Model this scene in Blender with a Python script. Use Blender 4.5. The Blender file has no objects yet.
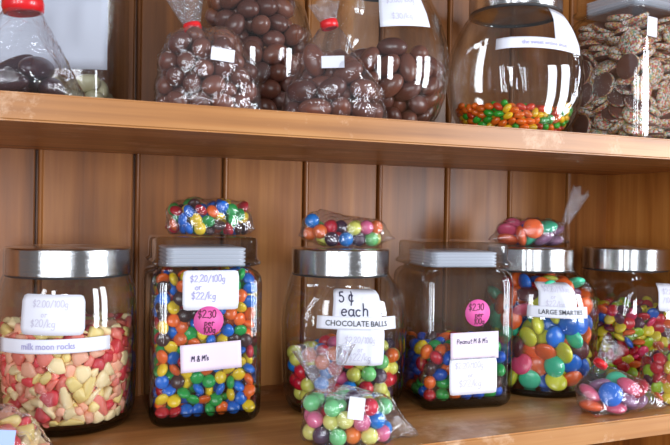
import bpy, bmesh, math, random
from mathutils import Vector, Matrix, Quaternion, noise
from mathutils.bvhtree import BVHTree
C = bpy.context.scene.collection
PI = math.pi
Z0 = 1.25                       # top of the lower shelf above the floor
ZU = Z0 + 0.2881                # top of the upper shelf
XC = 0.772                      # face of the side boards
DEP = 0.268                     # depth of the shelves

# ------------------------------------------------------------------ helpers
def lin(c):
    return tuple(((v/255)/12.92 if v/255 <= .04045 else ((v/255+.055)/1.055)**2.4) for v in c) + (1,)

def tag(o, label=None, cat=None, group=None, kind=None):
    if label: o['label'] = label
    if cat: o['category'] = cat
    if group: o['group'] = group
    if kind: o['kind'] = kind
    return o

def thing(name, label, cat, loc=(0, 0, 0), rotz=0, group=None):
    o = bpy.data.objects.new(name, None); C.objects.link(o)
    o.empty_display_size = .02
    o.location = loc; o.rotation_euler = (0, 0, rotz)
    return tag(o, label, cat, group)

def mesh(name, vs, fs, mats, parent=None, smooth=True, idx=None, loc=None):
    me = bpy.data.meshes.new(name); me.from_pydata([tuple(v) for v in vs], [], fs)
    for m in (mats if isinstance(mats, (list, tuple)) else [mats]): me.materials.append(m)
    if idx:
        for p, i in zip(me.polygons, idx): p.material_index = i
    for p in me.polygons: p.use_smooth = smooth
    me.update()
    o = bpy.data.objects.new(name, me); C.objects.link(o)
    if parent: o.parent = parent
    if loc: o.location = loc
    return o

def from_bm(name, bm, mats, parent=None, smooth=True):
    me = bpy.data.meshes.new(name); bm.to_mesh(me); bm.free()
    for m in (mats if isinstance(mats, (list, tuple)) else [mats]): me.materials.append(m)
    for p in me.polygons: p.use_smooth = smooth
    o = bpy.data.objects.new(name, me); C.objects.link(o)
    if parent: o.parent = parent
    return o

def box_bm(x0, x1, y0, y1, z0, z1, bev=0, seg=2):
    bm = bmesh.new(); bmesh.ops.create_cube(bm, size=1)
    for v in bm.verts:
        v.co = Vector((x0 if v.co.x < 0 else x1, y0 if v.co.y < 0 else y1, z0 if v.co.z < 0 else z1))
    if bev: bmesh.ops.bevel(bm, geom=list(bm.edges), offset=bev, segments=seg, affect='EDGES', profile=.6)
    return bm

def lathe(prof, n=72, close_bottom=True, close_top=False):
    vs, fs = [], []
    for r, z in prof:
        for k in range(n):
            a = 2*PI*k/n; vs.append((r*math.cos(a), r*math.sin(a), z))
    for i in range(len(prof)-1):
        for k in range(n):
            a, b = i*n+k, i*n+(k+1) % n; fs.append((a, b, b+n, a+n))
    if close_bottom: fs.append(tuple(reversed(range(n))))
    if close_top: fs.append(tuple(range((len(prof)-1)*n, len(prof)*n)))
    return vs, fs

def sqloft(prof, n=40, close_bottom=True, close_top=False):
    """rounded square loops: (half width, corner radius, z)"""
    vs, fs = [], []
    q = n//4
    for h, c, z in prof:
        c = min(c, h*.999)
        for s in range(4):
            cx, cy = [(1, 1), (-1, 1), (-1, -1), (1, -1)][s]
            for k in range(q):
                a = PI/2*s + PI/2*k/(q-1)
                vs.append((cx*(h-c)+c*math.cos(a), cy*(h-c)+c*math.sin(a), z))
    N = q*4
    for i in range(len(prof)-1):
        for k in range(N):
            a, b = i*N+k, i*N+(k+1) % N; fs.append((a, b, b+N, a+N))
    if close_bottom: fs.append(tuple(reversed(range(N))))
    if close_top: fs.append(tuple(range((len(prof)-1)*N, len(prof)*N)))
    return vs, fs

# ------------------------------------------------------------------ materials
def newmat(name):
    m = bpy.data.materials.new(name); m.use_nodes = True
    nt = m.node_tree; nt.nodes.clear()
    out = nt.nodes.new('ShaderNodeOutputMaterial')
    def N(t, **k):
        n = nt.nodes.new(t)
        for a, v in k.items():
            if a in n.inputs.keys() if isinstance(a, str) else False: n.inputs[a].default_value = v
            else: setattr(n, a, v)
        return n
    return m, nt, out, N

def principled(name, col, rough=.4, metal=0, coat=0, spec=.5, bump=0, bscale=200, sss=0):
    m, nt, out, N = newmat(name)
    b = N('ShaderNodeBsdfPrincipled'); nt.links.new(b.outputs[0], out.inputs[0])
    b.inputs['Base Color'].default_value = col; b.inputs['Roughness'].default_value = rough
    b.inputs['Metallic'].default_value = metal; b.inputs['Coat Weight'].default_value = coat
    b.inputs['Specular IOR Level'].default_value = spec
    if sss:
        b.inputs['Subsurface Weight'].default_value = sss; b.inputs['Subsurface Radius'].default_value = (.004, .002, .0015)
    if bump:
        t = N('ShaderNodeTexCoord'); n = N('ShaderNodeTexNoise'); n.inputs['Scale'].default_value = bscale
        bu = N('ShaderNodeBump'); bu.inputs['Strength'].default_value = bump; bu.inputs['Distance'].default_value = .001
        nt.links.new(t.outputs['Object'], n.inputs['Vector']); nt.links.new(n.outputs[0], bu.inputs['Height'])
        nt.links.new(bu.outputs[0], b.inputs['Normal'])
    return m

def candy_mat(name, col, rough=.28, bump=.0, coat=.25):
    m, nt, out, N = newmat(name)
    b = N('ShaderNodeBsdfPrincipled'); nt.links.new(b.outputs[0], out.inputs[0])
    oi = N('ShaderNodeObjectInfo'); hs = N('ShaderNodeHueSaturation')
    mr = N('ShaderNodeMapRange'); mr.inputs['To Min'].default_value = .82; mr.inputs['To Max'].default_value = 1.12
    nt.links.new(oi.outputs['Random'], mr.inputs['Value']); nt.links.new(mr.outputs[0], hs.inputs['Value'])
    hs.inputs['Color'].default_value = col; nt.links.new(hs.outputs[0], b.inputs['Base Color'])
    b.inputs['Roughness'].default_value = rough; b.inputs['Coat Weight'].default_value = coat; b.inputs['Coat Roughness'].default_value = .12
    if bump:
        t = N('ShaderNodeTexCoord'); n = N('ShaderNodeTexNoise'); n.inputs['Scale'].default_value = 320
        bu = N('ShaderNodeBump'); bu.inputs['Strength'].default_value = bump; bu.inputs['Distance'].default_value = .0008
        nt.links.new(t.outputs['Object'], n.inputs['Vector']); nt.links.new(n.outputs[0], bu.inputs['Height'])
        nt.links.new(bu.outputs[0], b.inputs['Normal'])
    return m

def clear_mat(name, tint=(.97, .98, .97, 1), edge=(.5, .53, .52, 1), refl=1.0, rough=.02, veil=0, veilcol=(.9, .9, .95, 1), wrinkle=0, wscale=90, edge_pow=2.2):
    """thin clear sheet: what passes straight through, darker edge-on, plus a Fresnel reflection"""
    m, nt, out, N = newmat(name)
    lw = N('ShaderNodeLayerWeight'); lw.inputs['Blend'].default_value = .5
    p5 = N('ShaderNodeMath', operation='POWER'); p5.inputs[1].default_value = 4.5
    ma = N('ShaderNodeMath', operation='MULTIPLY_ADD'); ma.inputs[1].default_value = .9*refl; ma.inputs[2].default_value = .045*refl
    pe = N('ShaderNodeMath', operation='POWER'); pe.inputs[1].default_value = edge_pow
    mix = N('ShaderNodeMix', data_type='RGBA'); mix.inputs[6].default_value = tint; mix.inputs[7].default_value = edge
    tr = N('ShaderNodeBsdfTransparent'); gl = N('ShaderNodeBsdfGlossy'); gl.inputs['Roughness'].default_value = rough
    gl.inputs['Color'].default_value = (1, 1, 1, 1)
    ms = N('ShaderNodeMixShader')
    L = nt.links.new
    L(lw.outputs['Facing'], p5.inputs[0]); L(p5.outputs[0], ma.inputs[0]); L(lw.outputs['Facing'], pe.inputs[0]); L(pe.outputs[0], mix.inputs[0])
    L(mix.outputs[2], tr.inputs[0])
    base = tr.outputs[0]
    if veil:
        # paper-like milky plastic scatters back more than through
        df = N('ShaderNodeBsdfDiffuse'); df.inputs[0].default_value = veilcol
        tl = N('ShaderNodeBsdfTranslucent'); tl.inputs[0].default_value = veilcol
        m2 = N('ShaderNodeMixShader'); m2.inputs[0].default_value = .4 if veil < .5 else .12; L(df.outputs[0], m2.inputs[1]); L(tl.outputs[0], m2.inputs[2])
        m3 = N('ShaderNodeMixShader'); m3.inputs[0].default_value = veil
        L(base, m3.inputs[1]); L(m2.outputs[0], m3.inputs[2]); base = m3.outputs[0]
    L(ma.outputs[0], ms.inputs[0]); L(base, ms.inputs[1]); L(gl.outputs[0], ms.inputs[2]); L(ms.outputs[0], out.inputs[0])
    if wrinkle:
        t = N('ShaderNodeTexCoord'); n = N('ShaderNodeTexNoise'); n.inputs['Scale'].default_value = wscale; n.inputs['Detail'].default_value = 3
        n.inputs['Distortion'].default_value = 1.2
        rd = N('ShaderNodeTexNoise', noise_type='RIDGED_MULTIFRACTAL'); rd.inputs['Scale'].default_value = wscale*.5; rd.inputs['Detail'].default_value = 2
        ad = N('ShaderNodeMath', operation='MULTIPLY_ADD'); ad.inputs[1].default_value = .35
        bu = N('ShaderNodeBump'); bu.inputs['Strength'].default_value = wrinkle; bu.inputs['Distance'].default_value = .004
        L(t.outputs['Object'], n.inputs['Vector']); L(t.outputs['Object'], rd.inputs['Vector'])
        L(rd.outputs[0], ad.inputs[0]); L(n.outputs[0], ad.inputs[2]); L(ad.outputs[0], bu.inputs['Height'])
        L(bu.outputs[0], gl.inputs['Normal']); L(bu.outputs[0], lw.inputs['Normal'])
    return m

def wood_mat(name, axis, dark, mid, light, rough=.38, plank=None, worn=0, coat=.15, knots=True):
    """grain runs along axis (0 x, 2 z); plank: width of the boards across x or y, each board its own tone"""
    m, nt, out, N = newmat(name); L = nt.links.new
    b = N('ShaderNodeBsdfPrincipled'); L(b.outputs[0], out.inputs[0])
    t = N('ShaderNodeTexCoord'); sep = N('ShaderNodeSeparateXYZ'); L(t.outputs['Object'], sep.inputs[0])
    vec = t.outputs['Object']; tone = None
    if plank:
        ax, w = plank
        dv = N('ShaderNodeMath', operation='DIVIDE'); dv.inputs[1].default_value = w; L(sep.outputs[ax], dv.inputs[0])
        fl = N('ShaderNodeMath', operation='FLOOR'); L(dv.outputs[0], fl.inputs[0])
        wn = N('ShaderNodeTexWhiteNoise', noise_dimensions='1D'); L(fl.outputs[0], wn.inputs['W']); tone = wn.outputs[0]
        cb = N('ShaderNodeCombineXYZ'); ml = N('ShaderNodeMath', operation='MULTIPLY'); ml.inputs[1].default_value = 7.3; L(wn.outputs[0], ml.inputs[0])
        L(ml.outputs[0], cb.inputs[2]); va = N('ShaderNodeVectorMath', operation='ADD'); L(vec, va.inputs[0]); L(cb.outputs[0], va.inputs[1]); vec = va.outputs[0]
    mp = N('ShaderNodeMapping'); s = [34, 34, 34]; s[axis] = 1.6; mp.inputs['Scale'].default_value = s; L(vec, mp.inputs['Vector'])
    n1 = N('ShaderNodeTexNoise'); n1.inputs['Scale'].default_value = 1; n1.inputs['Detail'].default_value = 5; n1.inputs['Distortion'].default_value = .6; L(mp.outputs[0], n1.inputs['Vector'])
    mp2 = N('ShaderNodeMapping'); s = [150, 150, 150]; s[axis] = 5; mp2.inputs['Scale'].default_value = s; L(vec, mp2.inputs['Vector'])
    n2 = N('ShaderNodeTexNoise'); n2.inputs['Detail'].default_value = 4; n2.inputs['Scale'].default_value = 1; L(mp2.outputs[0], n2.inputs['Vector'])
    n3 = N('ShaderNodeTexNoise'); n3.inputs['Scale'].default_value = 6; n3.inputs['Detail'].default_value = 3; L(vec, n3.inputs['Vector'])
    a1 = N('ShaderNodeMath', operation='MULTIPLY_ADD'); a1.inputs[1].default_value = .35; L(n2.outputs[0], a1.inputs[0]); L(n1.outputs[0], a1.inputs[2])
    a2 = N('ShaderNodeMath', operation='MULTIPLY_ADD'); a2.inputs[1].default_value = .5; L(n3.outputs[0], a2.inputs[0]); L(a1.outputs[0], a2.inputs[2])
    if tone is not None:
        a3 = N('ShaderNodeMath', operation='MULTIPLY_ADD'); a3.inputs[1].default_value = .28; L(tone, a3.inputs[0]); L(a2.outputs[0], a3.inputs[2]); a2 = a3
    cr = N('ShaderNodeValToRGB'); e = cr.color_ramp.elements
    lo, hi = (.62, 1.22) if tone is None else (.70, 1.42)
    mr = N('ShaderNodeMapRange'); mr.inputs['From Min'].default_value = lo; mr.inputs['From Max'].default_value = hi; L(a2.outputs[0], mr.inputs[0]); L(mr.outputs[0], cr.inputs[0])
    e[0].position = .0; e[0].color = dark; e[1].position = 1; e[1].color = light
    k = e.new(.5); k.color = mid
    col = cr.outputs[0]
    if knots:
        mk = N('ShaderNodeMapping'); s = [9, 9, 9]; s[axis] = 4.5; mk.inputs['Scale'].default_value = s; L(vec, mk.inputs['Vector'])
        v = N('ShaderNodeTexVoronoi'); v.inputs['Scale'].default_value = 1; L(mk.outputs[0], v.inputs['Vector'])
        kr = N('ShaderNodeMapRange'); kr.inputs['From Min'].default_value = .03; kr.inputs['From Max'].default_value = .12; kr.inputs['To Min'].default_value = .55; kr.inputs['To Max'].default_value = 0; L(v.outputs['Distance'], kr.inputs[0])
        mx = N('ShaderNodeMix', data_type='RGBA'); mx.inputs[7].default_value = tuple(c*.45 for c in dark[:3])+(1,); L(kr.outputs[0], mx.inputs[0]); L(col, mx.inputs[6]); col = mx.outputs[2]
    if worn:
        nw = N('ShaderNodeTexNoise'); nw.inputs['Scale'].default_value = 14; nw.inputs['Detail'].default_value = 8; nw.inputs['Roughness'].default_value = .75; L(t.outputs['Object'], nw.inputs['Vector'])
        wr = N('ShaderNodeMapRange'); wr.inputs['From Min'].default_value = .54; wr.inputs['From Max'].default_value = .66; wr.inputs['To Max'].default_value = worn; L(nw.outputs[0], wr.inputs[0])
        mx = N('ShaderNodeMix', data_type='RGBA'); mx.inputs[7].default_value = lin((226, 186, 150)); L(wr.outputs[0], mx.inputs[0]); L(col, mx.inputs[6]); col = mx.outputs[2]
    L(col, b.inputs['Base Color'])
    b.inputs['Roughness'].default_value = rough; b.inputs['Coat Weight'].default_value = coat; b.inputs['Coat Roughness'].default_value = .25
    bu = N('ShaderNodeBump'); bu.inputs['Strength'].default_value = .25; bu.inputs['Distance'].default_value = .0012; L(a1.outputs[0], bu.inputs['Height']); L(bu.outputs[0], b.inputs['Normal'])
    return m

GLASS = clear_mat('clear_jar_glass', tint=(.985, .99, .985, 1), edge=(.42, .45, .44, 1), edge_pow=4.5)
SQGLASS = clear_mat('square_jar_glass', tint=(.98, .985, .98, 1), edge=(.16, .19, .18, 1), edge_pow=3.2, refl=1.15)
BASEGLASS = clear_mat('thick_base_glass', tint=(.62, .64, .62, 1), edge=(.16, .18, .17, 1), edge_pow=1.5)
LIDGLASS = clear_mat('thick_lid_glass', tint=(.97, .985, .98, 1), edge=(.18, .26, .24, 1), edge_pow=3.0, refl=1.4)
FILM = clear_mat('crinkled_clear_film', tint=(.96, .96, .97, 1), edge=(.72, .72, .76, 1), refl=1.5, rough=.045, veil=.025, wrinkle=1.0, wscale=62)
NECK = clear_mat('gathered_clear_film', tint=(.94, .94, .96, 1), edge=(.72, .72, .78, 1), refl=1.3, rough=.07, veil=.07, wrinkle=.9, wscale=160)
SEAL = clear_mat('milky_plastic_seal', tint=(.6, .6, .65, 1), edge=(.5, .5, .55, 1), refl=.8, rough=.2, veil=.78, veilcol=(.72, .74, .84, 1))
DARKSEAL = principled('grey_rubber_seal', lin((58, 56, 58)), .5)
PAPER = principled('white_label_paper', lin((236, 236, 246)), .55)
SHADEPAPER = principled('shaded_white_paper', lin((196, 200, 212)), .6)  # white paper greyed: the shade behind the bag and glass is in its colour
LILAC = principled('lilac_label_paper', lin((240, 222, 240)), .6)
PINK = principled('pink_round_sticker', lin((236, 96, 170)), .55)
BLUEPAPER = principled('pale_blue_sticker', lin((170, 190, 232)), .5)
INK = principled('navy_ink', lin((34, 26, 62)), .6)
BLACKINK = principled('black_print_ink', lin((40, 38, 44)), .6)
FADED = principled('faded_grey_ink', lin((206, 201, 218)), .6)
FADEDBLUE = principled('faded_violet_ink', lin((172, 166, 208)), .6)
MAROON = principled('maroon_ink', lin((96, 14, 54)), .6)
REDTAPE = principled('red_tape', lin((226, 34, 40)), .3, coat=.3)

def steel():
    m, nt, out, N = newmat('brushed_steel'); L = nt.links.new
    b = N('ShaderNodeBsdfPrincipled'); L(b.outputs[0], out.inputs[0])
    b.inputs['Metallic'].default_value = 1; b.inputs['Roughness'].default_value = .24; b.inputs['Anisotropic'].default_value = .9; b.inputs['Anisotropic Rotation'].default_value = .25
    tg = N('ShaderNodeTangent', direction_type='RADIAL', axis='Z'); L(tg.outputs[0], b.inputs['Tangent'])
    t = N('ShaderNodeTexCoord'); mp = N('ShaderNodeMapping'); mp.inputs['Scale'].default_value = (25, 25, 3500)
    n = N('ShaderNodeTexNoise'); n.inputs['Scale'].default_value = 1; n.inputs['Detail'].default_value = 2
    L(t.outputs['Object'], mp.inputs[0]); L(mp.outputs[0], n.inputs['Vector'])
    cr = N('ShaderNodeMapRange'); cr.inputs['To Min'].default_value = .54; cr.inputs['To Max'].default_value = .72; L(n.outputs[0], cr.inputs[0])
    cc = N('ShaderNodeCombineColor')
    for i in range(3): L(cr.outputs[0], cc.inputs[i])
    L(cc.outputs[0], b.inputs['Base Color'])
    bu = N('ShaderNodeBump'); bu.inputs['Strength'].default_value = .25; bu.inputs['Distance'].default_value = .0004; L(n.outputs[0], bu.inputs['Height']); L(bu.outputs[0], b.inputs['Normal'])
    return m
STEEL = steel()

WALLWOOD = wood_mat('varnished_wall_boards', 2, lin((92, 50, 20)), lin((152, 91, 40)), lin((194, 129, 66)), .4, plank=(0, .1), coat=.06)
SIDEWOOD = wood_mat('varnished_side_boards', 2, lin((114, 61, 22)), lin((178, 107, 44)), lin((208, 139, 68)), .4, coat=.06)
SHELFWOOD = wood_mat('worn_shelf_wood', 0, lin((128, 78, 38)), lin((180, 120, 64)), lin((212, 156, 96)), .42, worn=.7, coat=.08)
FLOORWOOD = wood_mat('dark_floor_boards', 0, lin((70, 46, 30)), lin((104, 70, 46)), lin((130, 92, 62)), .5)

# ------------------------------------------------------------------ the setting
def boards(name, x0, x1, z0, z1, mat, w=.1, thick=.014):
    """tongue-and-groove boards: one continuous wall whose joints are cut grooves, with a rounded bead beside each"""
    prof = []
    k0, k1 = math.floor(x0/w+1e-6), math.ceil(x1/w-1e-6)
    prof.append((x0, 0))
    for k in range(k0, k1+1):
        x = k*w
        if x-.006 <= x0 or x+.008 >= x1: continue
        prof += [(x-.0036, 0), (x-.0022, .0012), (x-.0018, .010), (x+.0008, .010), (x+.0010, .0012), (x+.0015, -.0004), (x+.0026, -.0013), (x+.0040, -.0010), (x+.0050, .0), (x+.0054, .0006), (x+.0060, 0)]
    prof.append((x1, 0))
    vs, fs, n = [], [], len(prof)
    for z in (z0, z1):
        vs += [(x, y, z) for x, y in prof]
    vs += [(x0, thick+.02, z0), (x1, thick+.02, z0), (x0, thick+.02, z1), (x1, thick+.02, z1)]
    for i in range(n-1): fs.append((i, i+1, n+i+1, n+i))
    fs += [(2*n+1, 2*n, 2*n+2, 2*n+3), (0, n, 2*n+2, 2*n), (n-1, 2*n+1, 2*n+3, 2*n-1)]
    o = mesh(name, vs, fs, mat, smooth=False)
    return tag(o, kind='structure')

tag(from_bm('floor', box_bm(-2.4, 2.6, -3.4, .04, -.2, 0), FLOORWOOD, smooth=False), kind='structure')
boards('wall_back', -.8, XC+.02, 0, 2.3, WALLWOOD)
side = boards('wall_right', 0, .30, 0, 2.3, SIDEWOOD, w=.5)
side.rotation_euler = (0, 0, -PI/2); side.location = (XC, 0, 0)

def shelf(name, label, ztop):
    bm = box_bm(-.79, XC-.0005, -DEP, -.0006, ztop-.0208, ztop)
    es = [e for e in bm.edges if all(v.co.y < -DEP+1e-4 for v in e.verts) and abs(e.verts[0].co.x-e.verts[1].co.x) > .1]
    bmesh.ops.bevel(bm, geom=es, offset=.0016, segments=3, affect='EDGES')
    return tag(from_bm(name, bm, SHELFWOOD, smooth=False), label, 'shelf', 'wooden shelves')
shelf('wooden_shelf', 'worn honey-coloured wooden shelf carrying jars of brightly coloured candies with handwritten labels', Z0)
shelf('wooden_shelf', 'scuffed wooden shelf above, carrying the jars and bags of chocolates', ZU)

# ------------------------------------------------------------------ writing
def arc(cx, cy, rx, ry, a0, a1, n=14):
    return [(cx+rx*math.cos(math.radians(a0+(a1-a0)*i/n)), cy+ry*math.sin(math.radians(a0+(a1-a0)*i/n))) for i in range(n+1)]
GL = {
 '0': [arc(.3, .5, .26, .5, 90, 450, 20)], '1': [[(.15, .78), (.32, 1), (.3, 0)]],
 '2': [arc(.3, .74, .25, .26, 170, -20)+[(.05, .02), (.58, .04)]],
 '3': [arc(.28, .76, .24, .24, 150, -80, 12)+arc(.28, .27, .27, .27, 85, -150, 14)],
 '5': [[(.56, 1), (.16, .98), (.1, .58)]+arc(.27, .32, .28, .32, 100, -150)], '6': [arc(.55, .6, .5, .42, 100, 180, 8)+arc(.3, .27, .25, .27, 180, -180, 18)],
 '4': [[(.4, 1), (.05, .35), (.6, .38)], [(.42, .62), (.4, 0)]],
 '$': [arc(.3, .73, .24, .2, 30, 250, 12)+arc(.3, .3, .25, .22, 90, -150, 12), [(.34, 1.14), (.28, -.12)]],
 '/': [[(.5, 1.05), (.08, -.12)]], '.': [[(.1, .03), (.16, .0)]], "'": [[(.12, 1.0), (.1, .74)]],
 'a': [arc(.26, .28, .24, .28, 60, 360, 16), [(.5, .55), (.5, .1), (.6, 0)]],
 'c': [arc(.28, .28, .25, .28, 50, 310, 14)], 'e': [[(.05, .28), (.5, .32)]+arc(.28, .28, .24, .28, 10, 310, 16)],
 'h': [[(.08, 1), (.06, 0)], [(.07, .35)]+arc(.28, .34, .2, .22, 160, 0, 8)+[(.48, 0)]],
 'g': [arc(.26, .28, .22, .27, 60, 360, 16), [(.48, .55), (.46, -.2)]+arc(.25, -.2, .21, .2, 0, -150, 10)],
 'k': [[(.08, 1), (.06, 0)], [(.46, .56), (.08, .24), (.5, 0)]], 'o': [arc(.26, .28, .24, .28, 90, 450, 18)],
 'r': [[(.08, .56), (.08, 0)], [(.08, .32)]+arc(.28, .32, .2, .22, 150, 40, 6)],
 'p': [[(.08, .56), (.06, -.4)], arc(.28, .28, .22, .28, 160, -160, 16)],
 'P': [[(.08, 1), (.06, 0)], [(.08, .98)]+arc(.26, .74, .28, .25, 80, -90, 10)+[(.08, .48)]],
 't': [[(.24, .9), (.22, .1), (.34, .0), (.42, .06)], [(.04, .58), (.42, .6)]],
 'n': [[(.08, .56), (.07, 0)], [(.08, .34)]+arc(.28, .34, .2, .22, 160, 0, 8)+[(.48, 0)]],
 'u': [[(.06, .56), (.08, .2)]+arc(.27, .2, .2, .2, 190, 350, 8)+[(.48, .56), (.5, 0)]],
 's': [arc(.22, .42, .17, .14, 30, 250, 8)+arc(.22, .14, .18, .15, 90, -150, 8)],
 'M': [[(.04, 0), (.1, 1), (.34, .35), (.58, 1), (.66, 0)]], 'N': [[(.06, 0), (.08, 1), (.52, .02), (.54, 1)]],
 '&': [[(.6, .0), (.16, .72)]+arc(.3, .82, .15, .18, 200, -30, 8)+[(.08, .3)]+arc(.28, .22, .22, .22, 170, 340, 8)+[(.58, .45)]],
 '\u00a2': [arc(.32, .38, .29, .32, 50, 310, 14), [(.44, 1.0), (.28, -.3)]],
 '-': [[(.08, .4), (.42, .42)]], ' ': [],
}
WIDE = {'M': .78, '.': .26, "'": .26, '1': .46, 't': .5, 'r': .48, 's': .5, '/': .58, ' ': .42}

def ribbon(poly, th):
    vs, fs = [], []
    for i, p in enumerate(poly):
        a = Vector(poly[max(0, i-1)]); b = Vector(poly[min(len(poly)-1, i+1)]); d = (b-a)
        d = d.normalized() if d.length > 1e-9 else Vector((1, 0)); nrm = Vector((-d.y, d.x))*th/2
        q = Vector(p)
        if i == 0: q = q-d*th*.4
        if i == len(poly)-1: q = q+d*th*.4
        vs += [q-nrm, q+nrm]
    for i in range(len(poly)-1): fs.append((2*i, 2*i+2, 2*i+3, 2*i+1))
    return vs, fs

def handwriting(lines, th, slant=.06, seed=1):
    """lines: (text, u of the left end, v of the baseline, letter height)"""
    rnd = random.Random(seed); V, F = [], []
    for text, u, v, h in lines:
        x = u
        for ch in text:
            dy = rnd.uniform(-.05, .05)*h; sc = rnd.uniform(.93, 1.06)
            for poly in GL[ch]:
                pts = [(x+(px*sc+slant*py)*h*.86, v+dy+py*h*sc) for px, py in poly]
                fine = [pts[0]]
                for p, q in zip(pts, pts[1:]):
                    m = max(1, int(math.hypot(q[0]-p[0], q[1]-p[1])/.001))
                    fine += [(p[0]+(q[0]-p[0])*i/m, p[1]+(q[1]-p[1])*i/m) for i in range(1, m+1)]
                vs, fs = ribbon(fine, th); o = len(V); V += vs; F += [tuple(i+o for i in f) for f in fs]
            x += WIDE.get(ch, .7)*h*.86
    return V, F

def printed(text, size, w=None):
    cu = bpy.data.curves.new('print', 'FONT'); cu.body = text; cu.size = size; cu.align_x = 'CENTER'; cu.align_y = 'CENTER'; cu.resolution_u = 2; cu.offset = .0001
    o = bpy.data.objects.new('print', cu); C.objects.link(o)
    dg = bpy.context.evaluated_depsgraph_get(); me = bpy.data.meshes.new_from_object(o.evaluated_get(dg))
    V = [Vector((v.co.x, v.co.y)) for v in me.vertices]; F = [tuple(p.vertices) for p in me.polygons]
    bpy.data.objects.remove(o); bpy.data.curves.remove(cu); bpy.data.meshes.remove(me)
    if w:
        s = w/(max(v.x for v in V)-min(v.x for v in V)); V = [Vector((v.x*s, v.y)) for v in V]
    return V, F

def interp(prof, z):
    for (z0, r0), (z1, r1) in zip(prof, prof[1:]):
        if z <= z1: return r0+(r1-r0)*(z-z0)/(z1-z0) if z1 > z0 else r1
    return prof[-1][1]

def forward(x, y, z, rotz, belly):
    """the belly of these jars stands a little forward of their mouth"""
    if not belly: return (x, y, z)
    k = min(1, max(0, (.1415-z)/.022)); k = belly*k*k*(3-2*k)
    return (x-k*math.sin(rotz), y-k*math.cos(rotz), z)

def on_round(prof, ang, zc, tilt=0, bow=0, flat=None, rotz=0, belly=0):
    """maps label coordinates (u to the viewer's right, v up) on to the side of a round jar"""
    ct, st = math.cos(tilt), math.sin(tilt); R0 = interp(prof, zc)
    def f(u, v, lift):
        uu, vv = u*ct-v*st, u*st+v*ct
        z = zc+vv+bow*uu*uu; r = interp(prof, z)+lift; a = math.radians(ang)+uu/R0
        y = r*math.sin(a)
        if flat: y = flatten(y+lift, flat)-lift if y < 0 else y
        return forward(r*math.cos(a), y, z, rotz, belly)
    return f
def on_face(half, uc, zc, tilt=0, side=0):
    ct, st = math.cos(tilt), math.sin(tilt)
    def f(u, v, lift):
        uu, vv = u*ct-v*st, u*st+v*ct
        x, y = uc+uu, -half-lift
        if side: x, y = -half-lift, -(uc+uu)
        return (x, y, zc+vv)
    return f

def label(parent, name, fmap, w, h, mat, writing=(), rnd=.003, lift=.0007, desc=None):
    """a paper label with rounded corners and its writing as a child"""
    nu, nv = 14, 6; vs, fs = [], []
    for j in range(nv+1):
        for i in range(nu+1):
            u, v = (i/nu-.5)*w, (j/nv-.5)*h
            # pull the corners in
            du, dv = w/2-abs(u), h/2-abs(v)
            if rnd and du < rnd and dv < rnd:
                d = Vector((rnd-du, rnd-dv))
                if d.length > rnd: d = d.normalized()*rnd
                u = math.copysign(w/2-rnd+d.x, u); v = math.copysign(h/2-rnd+d.y, v)
            vs.append(fmap(u, v, lift))
    for j in range(nv):
        for i in range(nu):
            a = j*(nu+1)+i; fs.append((a, a+1, a+nu+2, a+nu+1))
    o = mesh(name, vs, fs, mat, parent)
    sm = o.modifiers.new('thickness', 'SOLIDIFY'); sm.thickness = .0003; sm.offset = 1
    if desc: o['label'] = desc
    for (V, F), ink, dx, dy in writing:
        mesh('writing', [fmap(v.x+dx, v.y+dy, lift+.0009) for v in V], F, ink, o, smooth=False)
    return o

def round_sticker(parent, fmap, rx, ry, mat, writing, desc):
    n = 36; vs = [fmap(0, 0, .0012)]+[fmap(rx*math.cos(2*PI*k/n), ry*math.sin(2*PI*k/n), .0012) for k in range(n)]
    o = mesh('price_sticker', vs, [(0, 1+k, 1+(k+1) % n) for k in range(n)], mat, parent)
    sm = o.modifiers.new('thickness', 'SOLIDIFY'); sm.thickness = .0003; sm.offset = 1
    o['label'] = desc
    for (V, F), ink, dx, dy in writing:
        mesh('writing', [fmap(v.x+dx, v.y+dy, .0018) for v in V], F, ink, o, smooth=False)
    return o

# ------------------------------------------------------------------ jars
CM = .01
def P(l): return [(z*CM, r*CM) for z, r in l]
CAN = P([(0, 5.7), (.5, 6.1), (2.5, 6.5), (6, 6.65), (9, 6.75), (11, 6.55), (12.5, 6.1), (13.5, 5.6), (13.9, 5.25), (14.5, 5.25)])
ROCK = P([(0, 5.75), (.5, 6.15), (1.8, 6.4), (5, 6.5), (10, 6.5), (12.5, 6.35), (13.6, 6.1), (14.35, 5.8), (15, 5.7)])
BOWL = P([(0, 4.6), (.7, 5.4), (2.5, 6.7), (5, 7.7), (8, 8.05), (11, 7.6), (13, 6.8), (14.5, 5.9), (15.3, 5.3), (17.0, 5.3)])
GLOBE = P([(0, 4.4), (.7, 5.0), (2.5, 6.0), (5, 6.9), (7.5, 7.15), (10, 6.9), (12.5, 6.2), (14.0, 5.5), (14.8, 5.0), (16.5, 5.0)])
GLOB2 = [(z, r*6.65/7.15) for z, r in GLOBE]

def smooth_prof(prof, n=44):
    """the profile resampled with rounded transitions"""
    zs = [prof[0][0]+(prof[-1][0]-prof[0][0])*(i/n) for i in range(n+1)]
    out = []
    for z in zs:
        s = .004; k = [interp(prof, min(max(z+d*s, prof[0][0]), prof[-1][0])) for d in (-1, -.5, 0, .5, 1)]
        out.append((z, sum(k)/5))
    return out

def flatten(y, k):
    """pressed-glass flats on the front and back of a jar, with a soft crease round each"""
    a = abs(y); s = .0022
    if a <= k-s: return y
    if a >= k+s: q = k+(a-k-s)*.6
    else: q = k-s+(a-k+s)-((a-k+s)**2)/(4*s)*.4
    return math.copysign(q, y)

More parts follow.
